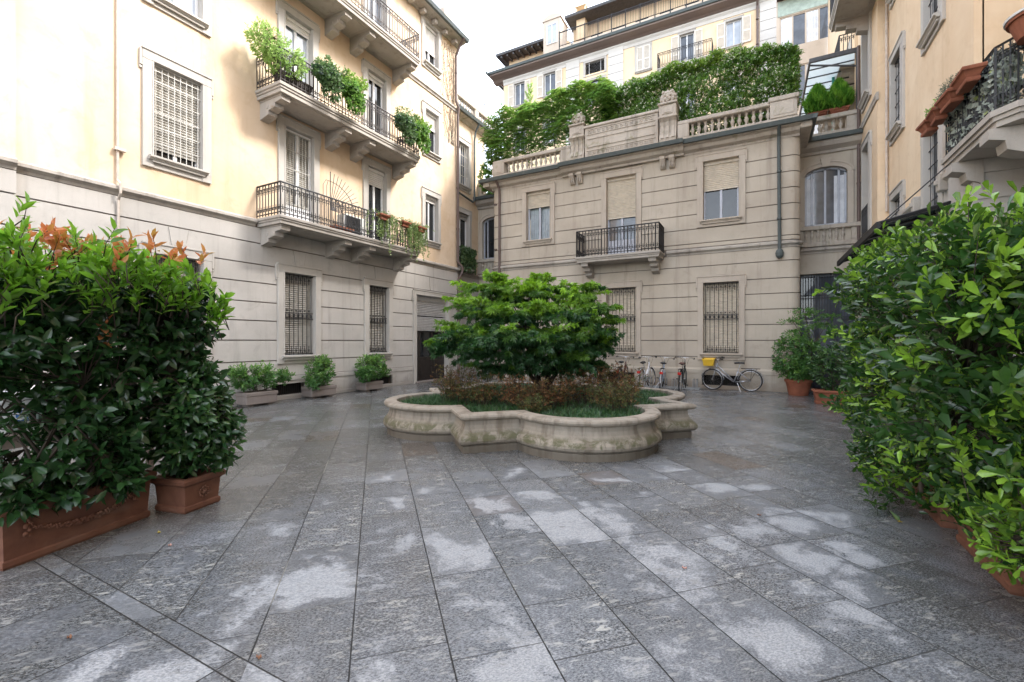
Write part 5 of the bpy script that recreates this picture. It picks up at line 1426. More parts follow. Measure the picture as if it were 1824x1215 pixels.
# ================================================================== LEFT FOREGROUND HEDGE
trough('terracotta_trough', 'long terracotta trough with a garland relief under the tall hedge', 1.02, .40, .40, (-4.77, 1.49, 0), PI / 2 + .27, M['terra_d'], 'garland', taper=.02)
trough('terracotta_trough', 'small square terracotta pot with a rosette relief at the hedge end', .38, .38, .31, (-4.71, 2.32, 0), PI / 2 + .22, M['terra_d'], 'rosette', taper=.018)
P, D, Nn = box_hedge((-5.45, .80, .95), (-4.40, 2.42, 2.20), 1700, .58, .12, .07)
P2, D2, _ = box_hedge((-5.2, .85, .38), (-4.40, 1.9, .98), 460, .6, .12, .06)
# an opening low in the hedge through which the court shows
keep = ~((P2[:, 2] > .74) & (P2[:, 1] < 1.40) & (RNG.random(len(P2)) < .93)); P2, D2 = P2[keep], D2[keep]
keep = ~((P[:, 2] < 1.20) & (P[:, 1] < 1.45) & (RNG.random(len(P)) < .90)); P, D = P[keep], D[keep]
P = np.r_[P, P2]; D = np.r_[D, D2]
topm = np.clip((P[:, 2] - 1.98) / .2, 0, 1)
PL = P[topm < .35]; DL = D[topm < .35]
hl = shrub('photinia_hedge', 'tall dark photinia hedge on the left with lime and red shoots along its top', 'hedge', (-4.80, 1.40, .36), PL, DL, 7, .105, .042, L_['photinia'], np.where(RNG.random(len(PL)) < .002, .8, 0.0), T6, stems=13, tw=.55, inc=(45, 85), droop=.25, stem_r=.014, spread=.35)
n = 370
P, D = np.c_[RNG.uniform(-5.45, -4.38, n), RNG.uniform(.80, 2.44, n), np.zeros(n)], None
P[:, 2] = 2.20 + RNG.normal(0, .07, n) + .07 * np.sin(P[:, 1] * 5 + P[:, 0] * 4) - .16 * np.clip((P[:, 1] - 1.9), 0, 1) + RNG.random(n) ** 6 * .16
m = RNG.random(n) < .45; P[m, 2] -= RNG.uniform(.05, .30, m.sum()); P[m & (RNG.random(n) < .6), 0] = -4.38 + RNG.normal(0, .04)
D = unit(np.c_[RNG.normal(0, .4, (n, 2)) + np.array([.25, .1]), np.full(n, 1.0)])
yy = np.where((RNG.random(n) < .13) & (P[:, 2] > 2.18), 1.0, np.where(P[:, 2] > 2.3, .3, 0))
nr = 24; Q = np.c_[RNG.uniform(-5.3, -4.36, nr), RNG.uniform(.85, 2.42, nr), np.zeros(nr)]; Q[:, 2] = 2.34 + RNG.uniform(0, .13, nr) - .16 * np.clip(Q[:, 1] - 1.9, 0, 1)
P = np.r_[P, Q]; D = np.r_[D, unit(np.c_[RNG.normal(0, .3, (nr, 2)), np.ones(nr)])]; yy = np.r_[yy, np.ones(nr)]
lm = leaves_mesh('young_shoots', *rosettes(P, D, 8, .098, .034, (28, 72), .06, np.where(yy > .9, 1.0, 0.0), .25, .018), T6, L_['photinia_lime'], hl)
lm['label'] = 'lime green and red young shoots'
twigs('shoot_stems', P - D * .25, P, M['twig'], hl, .003)
P, D = blob((-4.68, 2.30, .88), (.38, .36, .62), 380, .7, .3)
P2, D2 = blob((-4.52, 2.50, .72), (.22, .2, .40), 80, .7, .2); P, D = np.r_[P, P2], np.r_[D, D2]
shrub('laurel_shrub', 'dark glossy laurel shrub in the small square terracotta pot', 'shrub', (-4.72, 2.30, .27), P, D, 7, .092, .034, L_['laurel'], np.clip(RNG.normal(.05, .15, len(P)), 0, 1), T6, stems=8, tw=.6, inc=(45, 85), droop=.25, spread=.08)

# white tub on a plank table behind the hedge
tt = thing('plank_table', 'low grey plank table behind the left hedge', 'table', (-6.5, 1.6, 0))
mb = MB()
for i in range(6): mb.box(-6.98 + i * .165, -6.83 + i * .165, .7, 2.7, .64, .68, .005)
mb.box(-6.95, -6.05, .72, .78, .56, .64); mb.box(-6.95, -6.05, 2.62, 2.68, .56, .64); mb.box(-6.06, -6.02, .72, 2.68, .56, .64); mb.box(-6.98, -6.94, .72, 2.68, .56, .64); mb.build('tabletop', M['wood'], tt)
for x in (-6.93, -6.09):
    for y in (.76, 2.60):
        q = MB(); q.box(x - .03, x + .03, y - .03, y + .03, 0, .60, .004); q.build('leg', M['wood'], tt)
tb_ = thing('plastic_tub', 'white lidded plastic tub with blue print seen through the left hedge', 'tub', (-6.45, 1.7, .68))
mb = MB()
def rect(s, z): return [(-6.78 + s, 1.05 + s, z), (-6.10 - s, 1.05 + s, z), (-6.10 - s, 2.30 - s, z), (-6.78 + s, 2.30 - s, z)]
R = [rect(.05, .68), rect(.02, 1.0), rect(.0, 1.0), rect(0, 1.03)]
mb.add([p for r in R for p in r], [(i * 4 + j, i * 4 + (j + 1) % 4, i * 4 + 4 + (j + 1) % 4, i * 4 + 4 + j) for i in range(3) for j in range(4)] + [(0, 1, 2, 3), (12, 13, 14, 15)]); mb.build('body', M['tubwhite'], tb_)
mb = MB(); mb.box(-6.81, -6.07, 1.02, 2.33, 1.03, 1.06, .012); mb.box(-6.74, -6.14, 1.09, 2.26, 1.06, 1.085, .012)
for i in range(5): mb.box(-6.07, -6.055, 1.15 + .26 * i, 1.19 + .26 * i, .98, 1.05, .004)
mb.build('lid', M['tubwhite'], tb_)
mb = MB(); mb.box(-6.118, -6.112, 1.22, 1.34, .80, .92, .001); mb.build('printed_label', M['blueprint'], tb_); mb = MB(); mb.box(-6.118, -6.112, 1.54, 1.70, .79, .93, .001); lp = mb.build('printed_label', M['blueprint'], tb_)
for w_x, strokes in ((1.57, [[(.035, .035), (.0, .05), (-.035, .035), (-.03, .008), (.03, -.008), (.035, -.035), (.0, -.05), (-.035, -.035)]]), (1.66, [[(0, .05), (0, -.05)]])):
    mb = MB()
    for st in strokes: mb.path([(-6.108, w_x - 0 + sx, .86 + sz) for sx, sz in [(-q[0], q[1]) if False else q for q in st]], .008, 4)
    mb.build('lettering', M['tubwhite'], lp)

# ================================================================== RIGHT FOREGROUND HEDGE
trough('terracotta_trough', 'terracotta trough at the near end of the right hedge', .92, .40, .36, (1.52, 4.32, 0), PI / 2, M['terra_d'], 'garland')
trough('terracotta_trough', 'second terracotta trough under the middle of the right hedge', .92, .40, .36, (1.50, 5.45, 0), PI / 2, M['terra_d'], 'garland')
trough('terracotta_trough', 'third terracotta trough under the far end of the right hedge', .92, .40, .36, (1.50, 6.75, 0), PI / 2, M['terra_d'], 'garland')
P, D, Nn = box_hedge((.94, 3.15, .80), (2.25, 7.0, 2.36), 3000, .72, .12, .17)
P2, D2, _ = box_hedge((1.10, 3.8, .40), (2.1, 5.1, .9), 330, .72, .1, .08)
P3, D3, _ = box_hedge((.98, 5.0, .16), (2.0, 6.9, .9), 480, .74, .1, .09); P2, D2 = np.r_[P2, P3], np.r_[D2, D3]
P, D = np.r_[P, P2], np.r_[D, D2]
# shoots standing out of the top
n = 300; Q = np.c_[RNG.uniform(.95, 2.2, n), RNG.uniform(3.1, 7.2, n), 2.42 + RNG.normal(0, .07, n)]; Q[:, 2] += .05 * np.sin(Q[:, 1] * 4)
P = np.r_[P, Q]; D = np.r_[D, unit(np.c_[RNG.normal(0, .35, (n, 2)), np.ones(n)])]
sl = np.clip((P[:, 1] - 5.6) / 1.5, 0, 1); P[:, 2] += (.14 * sl - .20 * np.clip((4.6 - P[:, 1]) / 1.2, 0, 1)) * (P[:, 2] > 1.8)
yy = np.clip(np.where(RNG.random(len(P)) < .22, .85, .0) + np.clip(P[:, 2] - 2.26, 0, .3) * 1.8 + RNG.normal(0, .08, len(P)), 0, 1)
shrub('pittosporum_hedge', 'big bright green pittosporum hedge on the right in terracotta troughs', 'hedge', (1.55, 5.1, .33), P, D, 9, .086, .039, L_['pitto'], yy, T6B, stems=22, tw=.4, inc=(38, 84), droop=.05, stem_r=.016, spread=.5)
round_pot('flower_pot', 'terracotta pot at the right edge with a small bush', .19, .34, (1.43, 3.46, 0), M['terra_d'])
P, D = blob((1.30, 3.48, .55), (.26, .28, .32), 150, .75, .5)
shrub('pittosporum_shrub', 'small pale tipped bush in front of the right hedge', 'shrub', (1.43, 3.46, .3), P, D, 9, .075, .03, L_['pitto'], np.clip(RNG.normal(.5, .3, len(P)), 0, 1), T6B, stems=5, tw=.6, inc=(38, 84), droop=.0, spread=.05)

# plants in the far right corner
round_pot('flower_pot', 'round terracotta pot of the clipped bush near the bicycles', .34, .46, (1.02, 15.35, 0), M['terra'])
P, D = blob((1.0, 15.3, 1.15), (.68, .62, .66), 330, .78, .3)
P2, D2 = blob((1.0, 15.2, .75), (.62, .5, .34), 110, .75, .1); P, D = np.r_[P, P2], np.r_[D, D2]
shrub('clipped_bush', 'rounded clipped bush in the round terracotta pot near the bicycles', 'shrub', (1.02, 15.35, .42), P, D, 8, .085, .036, L_['shrub'], np.clip(RNG.normal(.10, .2, len(P)) + .3 * (P[:, 2] > 1.6), 0, 1), T6, stems=8, tw=.3, spread=.1)
trough('terracotta_trough', 'terracotta trough in the far right corner beside the round pot', 1.0, .42, .34, (1.72, 13.6, 0), .02, M['terra'], 'garland')
P, D = blob((1.75, 13.65, .92), (.66, .45, .62), 300, .7, .3)
shrub('leafy_shrub', 'loose dark shrub in the corner trough between round pot and right hedge', 'shrub', (1.72, 13.6, .30), P, D, 8, .085, .03, L_['laurel'], np.clip(RNG.normal(.15, .2, len(P)), 0, 1), T6, stems=8, tw=.5, spread=.2)
tr_ = thing('ash_sapling', 'taller feathery sapling with layered leaves behind the clipped bush', 'tree', (1.35, 15.5, 0))
P = []; D = []
mb = MB()
for i in range(8):
    a = i * 2.4; top = np.array([1.35 + .5 * math.cos(a), 15.35 + .35 * math.sin(a), 1.75 + .10 * i])
    mb.path([(1.35, 15.5, .1), (1.35, 15.5, 1.3), tuple(top)], .018, 5, r1=.005)
    for k in range(9):
        d = unit(np.array([[random.gauss(0, 1), random.gauss(0, 1), random.uniform(-.1, .25)]]))[0]; ln = random.uniform(.2, .48)
        for s in range(1, 8):
            P.append(top + d * ln * s / 7 - np.array([0, 0, .10 * (s / 7) ** 2])); D.append(d)
P, D = np.array(P), np.array(D); mb.build('trunk', M['twig'], tr_, recalc=False)
leaves_mesh('crown', *rosettes(P, D, 2, .085, .032, (50, 75), .2, np.clip(RNG.normal(.25, .2, len(P)), 0, 1), .2, .0), T2, L_['shrub'], tr_)

# ================================================================== ROOF TERRACE PLANTS
def wall_of_leaves(x0, x1, ytop, ybot, n, depth=(16.65, 17.5), front=.62):
    """points over a long hedge whose top and bottom edges are given as functions of x"""
    x = RNG.uniform(x0, x1, n); f = RNG.random(n)
    zt = np.array([ytop(q) for q in x]); zb = np.array([ybot(q) for q in x])
    z = zb + (zt - zb) * f; y = np.where(RNG.random(n) < front, depth[0] + RNG.normal(0, .06, n), RNG.uniform(depth[0], depth[1], n))
    m = RNG.random(n) < .22; z[m] = zt[m] + RNG.normal(0, .05, m.sum()); y[m] = RNG.uniform(depth[0], depth[1], m.sum())
    y += .10 * np.sin(x * 3.1 + z * 2.3) + .08 * np.sin(z * 5.7 - x * 1.7)
    z += .08 * np.sin(x * 4.3 + y * 3) * (f > .8)
    d = np.c_[RNG.normal(0, .5, n), np.full(n, -.9), RNG.normal(.35, .45, n)]; d[m] = np.c_[RNG.normal(0, .5, m.sum()), RNG.normal(-.2, .4, m.sum()), np.ones(m.sum())]
    return np.c_[x, y, z], unit(d)
jt = lambda x: np.interp(x, [-5.2, -4.4, -3.2, -2.2, -1.4, -.3, 1.05], [10.7, 10.95, 11.1, 11.1, 11.2, 11.1, 10.75]) + .05 * math.sin(x * 9)
jb = lambda x: np.interp(x, [-5.2, -3.1, -2.3, -1.0, -.55, -.2, 0.2, 1.05], [9.3, 9.1, 8.4, 8.3, 8.7, 8.7, 8.4, 8.9])
jh = thing('jasmine_hedge', 'long clipped star jasmine hedge dotted with white flowers on the roof terrace', 'hedge', (-2, 17, 8.05))
P, D = wall_of_leaves(-5.2, 1.05, jt, jb, 8200)
e = RNG.random(600); Pe = np.c_[1.05 + RNG.normal(0, .05, 600), RNG.uniform(16.6, 17.4, 600), 8.95 + 1.8 * e]; P = np.r_[P, Pe]; D = np.r_[D, unit(np.c_[np.ones(600), RNG.normal(-.4, .4, 600), RNG.normal(.3, .4, 600)])]
leaves_mesh('foliage', *rosettes(P, D, 7, .10, .046, (40, 85), .1, np.clip(RNG.normal(.12, .2, len(P)) + .5 * (P[:, 2] > 10.9), 0, 1)), T2, L_['jasmine'], jh)
q = RNG.random(len(P)) < .30; F = P[q] + D[q] * RNG.uniform(.02, .09, (q.sum(), 1))
leaves_mesh('flowers', *rosettes(F, D[q], 4, .040, .036, (60, 88), 0, None), T2, L_['flower'], jh)
mb = MB()
for i in range(14):
    x = -5.0 + i * .45; mb.path([(x, 17.2, 8.05), (x + .1, 17.1, 9.2), (x - .05, 17.1, 10.5)], .02, 4, r1=.006)
mb.build('branches', M['twig'], jh, recalc=False)
wt = lambda x: np.interp(x, [-10.2, -9.6, -8.6, -7.4, -6.6, -5.9, -5.2, -4.5], [10.8, 11.2, 11.0, 11.2, 11.25, 11.4, 11.2, 10.9]) + .10 * math.sin(x * 6)
wb = lambda x: np.interp(x, [-10.2, -9.4, -8.3, -7.2, -6.5, -6.0, -5.2, -4.5], [9.3, 9.15, 9.15, 9.35, 9.6, 9.6, 9.5, 9.6])
wi = thing('wisteria_hedge', 'loose light green wisteria spilling along the left of the roof terrace', 'hedge', (-7.5, 17, 8.05))
P, D = wall_of_leaves(-10.1, -4.6, wt, wb, 4600, (16.5, 18.0), .5)
P[:, 1] -= .35 * np.clip(np.sin(P[:, 0] * 2.2) * np.sin(P[:, 2] * 3.1), 0, 1)
# pinnate leaves: leaflets in pairs along a drooping stalk
N = len(P); S = []; A = []
rd = unit(D + RNG.normal(0, .35, (N, 3))); rd[:, 2] = rd[:, 2] * .4 - .05
for k in range(5):
    for s in (-1, 1):
        sd = unit(np.cross(rd, np.array([0, 0, 1.0]))) * s
        S.append(P + rd * (.05 + .05 * k) - np.array([0, 0, .006 * k * k])); A.append(unit(sd + rd * .6 + np.array([0, 0, -.35])))
S, A = np.concatenate(S), np.concatenate(A)
yw = np.tile(np.clip(RNG.normal(.15, .25, N) + .35 * (P[:, 2] > 10.9), 0, 1), 10); tw = np.tile(RNG.beta(2, 2, N), 10)
leaves_mesh('foliage', S, A, np.c_[RNG.normal(0, .3, (len(S), 2)), np.ones(len(S))], RNG.uniform(.085, .13, len(S)), .045, tw, yw, T2, L_['wisteria'], wi)
mb = MB()
for i in range(9):
    x = -9.8 + i * .62; mb.path([(x, 17.2, 8.05), (x + .12, 17.0, 9.3), (x - .1, 17.1, 10.6)], .028, 5, r1=.008)
mb.build('branches', M['bark'], wi, recalc=False)
yt = thing('young_tree', 'slim pale green young tree sticking up above the wisteria', 'tree', (-8.65, 17.6, 8.05))
mb = MB(); mb.path([(-8.65, 17.6, 8.05), (-8.7, 17.6, 10.8), (-8.62, 17.6, 12.4)], .03, 5, r1=.006)
P = []; D = []
for i in range(17):
    z = 10.8 + i * .095; a = i * 2.4; ln = .40 - .018 * i
    e = np.array([-8.65 + ln * math.cos(a), 17.6 + ln * math.sin(a), z + .35]); mb.path([(-8.65, 17.6, z), tuple(e)], .008, 3, r1=.003)
    for k in range(7):
        f = .25 + .75 * k / 6; P.append(np.array([-8.65, 17.6, z]) * (1 - f) + e * f); D.append([math.cos(a) * .4, math.sin(a) * .4, 1])
mb.build('trunk', M['twig'], yt, recalc=False); P, D = np.array(P), unit(np.array(D, float))
leaves_mesh('crown', *rosettes(P, D, 6, .085, .045, (30, 75), .05, np.clip(RNG.normal(.4, .3, len(P)), 0, 1)), T2, L_['pale'], yt)
iv = thing('ivy_mass', 'dark ivy hanging over the terrace corner between the wing and the pavilion', 'climbing plant', (-10.5, 17.5, 8.05))
P, D = blob((-10.35, 17.45, 8.9), (.8, .35, .85), 420, .75, .1); P2, D2 = blob((-10.0, 17.3, 9.9), (.6, .4, .7), 200, .75, .1); P, D = np.r_[P, P2], np.r_[D, D2]
leaves_mesh('foliage', *rosettes(P, D, 6, .085, .07, (45, 85), .3, np.clip(RNG.normal(.1, .2, len(P)), 0, 1)), T2, L_['wisteria'], iv)
twigs('branches', P * 0 + np.array([-10.4, 17.6, 8.3]), P[:1].repeat(len(P), 0) * 0 + P, M['twig'], iv, .004) if False else None
iw = thing('ivy_box', 'dark trailing ivy filling the small balcony of the left corner wing', 'climbing plant', (-11.1, 16.5, 4.75))
n = 520; P = np.c_[-11.05 + RNG.normal(0, .05, n), RNG.uniform(15.9, 17.1, n), 4.55 + 1.05 * RNG.random(n) ** .8]; D = unit(np.c_[np.ones(n), RNG.normal(-.2, .5, n), RNG.normal(.1, .4, n)])
leaves_mesh('foliage', *rosettes(P, D, 6, .07, .055, (45, 85), .3, np.clip(RNG.normal(.15, .2, n), 0, 1)), T2, L_['ivy'], iw)

# conifers and glass pergola on the right link
for i, (x, lab) in enumerate(((1.72, 'left of the two round dwarf conifers under the glass pergola'), (2.30, 'right of the two round dwarf conifers under the glass pergola'))):
    trough('terracotta_trough', ('left' if i == 0 else 'right') + ' terracotta box of the dwarf conifers on the link balustrade', .52, .26, .20, (x, YK + .16, 8.86), 0, M['terra'], 'garland', group='conifer boxes')
    t = thing('dwarf_conifer', lab, 'conifer', (x, YK + .16, 9.02), 'dwarf conifers on the link balustrade')
    n = 900; f = RNG.random(n) ** .9; a = RNG.uniform(0, 6.28, n); r = .34 * np.clip(np.interp(f, [0, .12, .35, .7, 1], [.55, .85, 1.0, .55, .05]), 0, 1) * (1 + .16 * np.sin(5 * a + 9 * f + i)) * np.where(RNG.random(n) < .7, 1, RNG.random(n))
    P = np.c_[x + r * np.cos(a), YK + .16 + r * np.sin(a), 9.05 + .86 * f]
    D = unit(np.c_[np.cos(a) * .55, np.sin(a) * .55, np.full(n, 1.0)] + RNG.normal(0, .18, (n, 3)))
    leaves_mesh('crown', *rosettes(P, D, 5, .17, .022, (4, 26), -.12, np.clip(RNG.normal(.2, .2, n) + .5 * np.sin(5 * a + 9 * f + i), 0, 1)), T2, L_['conifer'], t)
    mb = MB(); mb.tube((x, YK + .16, 8.98), (x, YK + .16, 9.6), .02, 6, r1=.006); mb.build('trunk', M['twig'], t)
t = thing('ivy_spray', 'small ivy spilling from the left conifer box on the link balustrade', 'climbing plant', (1.45, YK + .1, 8.86))
P, D = blob((1.42, YK + .05, 8.93), (.16, .12, .14), 60, .8, .2); leaves_mesh('foliage', *rosettes(P, D, 6, .05, .04, (45, 85), .2, None), T2, L_['ivy'], t)
pg = thing('glass_pergola', 'grey steel pergola roofed with pale glass over the right link terrace', 'pergola', (2.2, 20, 8.05))
mb = MB()
mb.box(1.50, 2.95, 17.98, 18.06, 10.78, 10.92, .006); mb.box(1.49, 1.55, 18.06, 22.6, 10.78, 10.88, .006); mb.box(1.50, 3.3, 22.6, 22.66, 10.78, 10.9, .006); mb.box(2.74, 2.80, 17.9, 17.97, 8.86, 10.78, .006)
for i in range(1, 8): mb.box(1.55, 3.3, 18.06 + i * .57, 18.09 + i * .57, 10.84, 10.875)
mb.tube((1.52, 18.0, 10.70), (2.78, 17.94, 10.30), .03, 8); mb.box(1.50, 1.55, 22.5, 22.58, 8.05, 10.8)
mb.build('frame', M['roofdark'], pg)
mb = MB(); mb.box(1.52, 3.32, 18.0, 22.62, 10.885, 10.90); mb.build('glass_roof', M['frosted'], pg)
gp = thing('green_post', 'turquoise painted post under the far balcony', 'post', (2.35, 19.6, 10.9)); mb = MB(); mb.box(2.31, 2.39, 19.56, 19.64, 8.05, 11.55); mb.build('shaft', M['teal'], gp); mb = MB(); mb.box(2.10, 2.60, 19.52, 19.68, 11.55, 11.62); mb.build('cap', M['teal'], gp)

# glass canopy over the right entrance
gc = thing('entrance_canopy', 'shallow dark framed glass canopy on the right wall above the hedge', 'canopy', (2.5, 13, 4))
mb = MB()
A = [(3.18, 10.6, 4.02), (1.95, 10.6, 3.72), (1.95, 15.3, 3.72), (3.18, 15.3, 4.02)]
for i in range(4): mb.tube(A[i], A[(i + 1) % 4], .04, 4)
for k in range(1, 6):
    y = 10.6 + 4.7 * k / 6; mb.tube((3.18, y, 4.02), (1.95, y, 3.72), .022, 4)
mb.box(1.92, 1.98, 10.55, 15.35, 3.62, 3.74); mb.box(3.10, 3.19, 10.55, 15.35, 3.98, 4.14)
for y in (11.2, 14.8): mb.tube((3.19, y, 4.9), (2.05, y, 3.78), .012, 5)
mb.build('frame', M['iron'], gc)
mb = MB(); mb.add([(3.15, 10.62, 4.035), (1.97, 10.62, 3.745), (1.97, 15.28, 3.745), (3.15, 15.28, 4.035), (3.15, 10.62, 4.045), (1.97, 10.62, 3.755), (1.97, 15.28, 3.755), (3.15, 15.28, 4.045)], [(0, 1, 2, 3), (4, 5, 6, 7), (0, 1, 5, 4), (1, 2, 6, 5), (2, 3, 7, 6), (3, 0, 4, 7)])
mb.build('glass_roof', m_plain('green_tinted_glass', (.20, .27, .27), .12, vary=.2), gc)

# ================================================================== BALCONY THINGS, LEFT BUILDING
def hang_box(label, u, L, loc, rz, mat, h=.17, d=.2, group=None):
    return trough('window_box', label, L, d, h, loc, rz, mat, None, group=group, cat='flower box')
XF = XL + .98
# lowest balcony: small pots with trailing plants
for i, (y, lab) in enumerate(((10.25, 'terracotta rail pot nearest the fan trellis'), (11.20, 'terracotta rail pot in the middle of the lowest balcony'), (11.98, 'terracotta rail pot at the far end of the lowest balcony'))):
    hang_box(lab, 0, .36, (XF + .12, y, 5.20), PI / 2, M['terra'], .17, .18, 'pots on the lowest balcony rail')
    t = thing('trailing_plant', ['long pale trailing plant nearest the fan trellis', 'thick trailing plant in the middle of the lowest balcony', 'trailing plant at the far end of the lowest balcony'][i], 'trailing plant', (XF + .12, y, 5.35), 'trailing plants on the lowest balcony')
    P = []; mb = MB()
    for s in range(34):
        yy = y + RNG.normal(.12 if i == 0 else (.30 if i == 1 else -.03), .26 if i < 2 else .14); ln = RNG.uniform(.25, .95) if s > 2 else RNG.uniform(.9, 1.3 if i else 1.75)
        pts = [np.array([XF + .12, y + RNG.uniform(-.15, .15), 5.38])]; q = np.array([XF + .10 + RNG.normal(0, .06), yy, 5.40 + RNG.uniform(0, .06)]); pts.append(q)
        m = int(ln / .07)
        for k in range(m):
            q = q + np.array([RNG.normal(0, .012), RNG.normal(0, .018), -.07]); pts.append(q); P.append(q)
            if k % 2: P.append(q + RNG.normal(0, .02, 3))
        mb.path([tuple(p) for p in pts], .003, 3)
    for s in range(26): P.append(np.array([XF + .1 + RNG.normal(0, .06), y + RNG.normal(.1, .25), 5.38 + RNG.uniform(0, .10)]))
    mb.build('stems', L_['trail'], t, recalc=False)
    P = np.array(P); D = unit(RNG.normal(0, .5, P.shape) + np.array([.8, 0, -.3]))
    leaves_mesh('foliage', *rosettes(P, D, 3, .055, .036, (35, 85), .25, np.clip(RNG.normal(.3, .3, len(P)), 0, 1)), T2, L_['trail'], t)
trough('terracotta_trough', 'flat red terracotta trough on the floor of the lowest balcony', .62, .2, .13, (XF - .17, 8.95, 4.60), PI / 2, M['terra'], None)
ft = thing('fan_trellis', 'rusty iron fan trellis standing on the lowest balcony', 'trellis', (XL + .45, 9.2, 4.6))
mb = MB(); c0 = (XL + .45, 8.85, 5.25)
for k in range(14):
    a = PI / 2 * (1 - k / 13) ; mb.tube(c0, (c0[0], c0[1] + 1.15 * math.cos(a), c0[2] + 1.05 * math.sin(a)), .010, 4)
for r in (.35, .8):
    mb.path([(c0[0], c0[1] + r * 1.1 * math.cos(PI / 2 * k / 12), c0[2] + r * math.sin(PI / 2 * k / 12)) for k in range(13)], .011, 4)
mb.tube((c0[0], c0[1], 4.6), (c0[0], c0[1], 6.32), .014, 4)
for s in (-.12, -.24): mb.path([(c0[0], c0[1] + s, 4.6), (c0[0], c0[1] + s, 5.9), (c0[0], c0[1] + s * .6, 6.05), (c0[0], c0[1], 6.05)], .008, 4)
for k in range(6): mb.tube((c0[0], c0[1] + .18 * k, 4.6), (c0[0], c0[1] + .18 * k, 5.25), .009, 4)
mb.tube((c0[0], c0[1] + 1.0, 4.6), (c0[0], c0[1] + 1.15, 5.25), .012, 4); mb.build('bars', M['iron_rust'], ft)
ac = thing('air_conditioner', 'air conditioner outdoor unit on the lowest balcony behind the railing', 'air conditioner', (XL + .30, 9.75, 4.6))
mb = MB(); mb.box(XL + .12, XL + .46, 9.35, 10.15, 4.66, 5.28, .02); mb.build('housing', M['acwhite'], ac)
mb = MB(); f = lambda r: [(XL + .468, 9.67 + r * math.cos(2 * PI * k / 18), 4.97 + r * math.sin(2 * PI * k / 18)) for k in range(18)]
for r in (.06, .12, .18, .24): mb.path(f(r), .006, 4, closed=True)
mb.box(XL + .461, XL + .464, 9.40, 9.95, 4.70, 5.24)
mb.build('fan_grille', M['iron'], ac)
for y in (9.45, 10.0):
    q = MB(); q.box(XL + .14, XL + .44, y - .03, y + .03, 4.6, 4.66); q.build('foot', M['rubber'], ac)
# middle balcony: three masses of plants
trough('terracotta_trough', 'dark trough of the big leafy bush on the middle balcony', .9, .3, .3, (XF - .22, 7.46, 7.82), PI / 2, M['iron_rust'], None)
P, D = blob((XF - .20, 7.2, 8.45), (.50, .52, .50), 240, .6, .6); P2, D2 = blob((XF - .40, 6.85, 8.80), (.42, .45, .46), 170, .5, .9); P, D = np.r_[P, P2], np.r_[D, D2]
shrub('leafy_bush', 'big pale leafy bush at the near end of the middle balcony', 'shrub', (XF - .28, 7.2, 8.08), P, D, 7, .085, .038, L_['pale'], np.clip(RNG.normal(.1, .25, len(P)), 0, 1), T2, stems=10, tw=.6, inc=(35, 80), spread=.3)
hanging = []
for i, (y, L, k, lab) in enumerate(((8.15, .62, 1.0, 'dark round leaved plant hanging on the middle balcony rail beside the big bush'), (8.95, .62, 1.0, 'second hanging plant on the middle balcony rail, further from the big bush'), (11.15, .7, 1.0, 'hanging plant left of the far end of the middle balcony'), (11.85, .6, 1.1, 'hanging plant at the far end of the middle balcony, spilling over its corner'))):
    hang_box(['dark rail box of the plant beside the big bush', 'dark rail box of the second hanging plant', 'dark rail box left of the far end of the middle balcony', 'dark rail box at the far end of the middle balcony'][i], 0, L, (XF + .12, y, 8.42), PI / 2, M['greenplastic'], .2, .2, 'rail boxes on the middle balcony')
    P, D = blob((XF + .18, y, 8.50), (.26, .44, .30), 150, .75, .1); P2, D2 = blob((XF + .24, y + .12, 8.18), (.16, .34, .34), 100, .75, -.2); P3, D3 = blob((XF + .05, y + .25, 8.90), (.26, .50, .20), 60, .6, .9)
    P, D = np.r_[P, P2, P3], np.r_[D, D2, D3]
    t = thing('hanging_plant', lab, 'hanging plant', (XF + .12, y, 8.58), 'hanging plants on the middle balcony')
    leaves_mesh('foliage', *rosettes(P, D, 6, .075, .065, (45, 85), .25, np.clip(RNG.normal(.12, .2, len(P)) + .6 * (P[:, 2] > 8.72), 0, 1)), T2, L_['wisteria' if i % 2 else 'ivy'], t)
    twigs('stems', np.tile(np.array([XF + .12, y, 8.55]), (40, 1)), P[RNG.choice(len(P), 40)], M['twig'], t, .003)
# dry creeper on the upper right of the facade
cr = thing('dry_creeper', 'thin reddish creeper climbing the plaster beside the downpipe of the left building', 'climbing plant', (XL, 14.8, 11.2))
n = 520; y = 14.95 + RNG.normal(0, .34, n); z = RNG.uniform(9.8, 13.8, n); k = RNG.random(n) < np.clip((z - 9.3) / 3, .1, 1); y, z = y[k], z[k]
y = np.minimum(y, 15.6); ok = ~((y > 13.3) & (y < 14.5) & (z > 11.85) & (z < 13.9)); y, z = y[ok], z[ok]
P = np.c_[np.full(len(y), XL + .02), y, z]; D = unit(np.c_[np.ones(len(y)), RNG.normal(0, .6, (len(y), 2))])
leaves_mesh('foliage', *rosettes(P, D, 2, .042, .03, (60, 88), .2, np.where(RNG.random(len(P)) < .15, 1., 0)), T2, L_['creeper'], cr)
mb = MB()
for i in range(22):
    y0, z0 = 15.2 + random.uniform(-.2, .3), 9.6; pts = []
    for q in range(14):
        pts.append((XL + .012, min(y0, 15.6), z0)); y0 += random.gauss(-.02, .09); z0 += .3
    mb.path(pts, .006, 3, r1=.003)
mb.build('stems', M['twig'], cr, recalc=False)

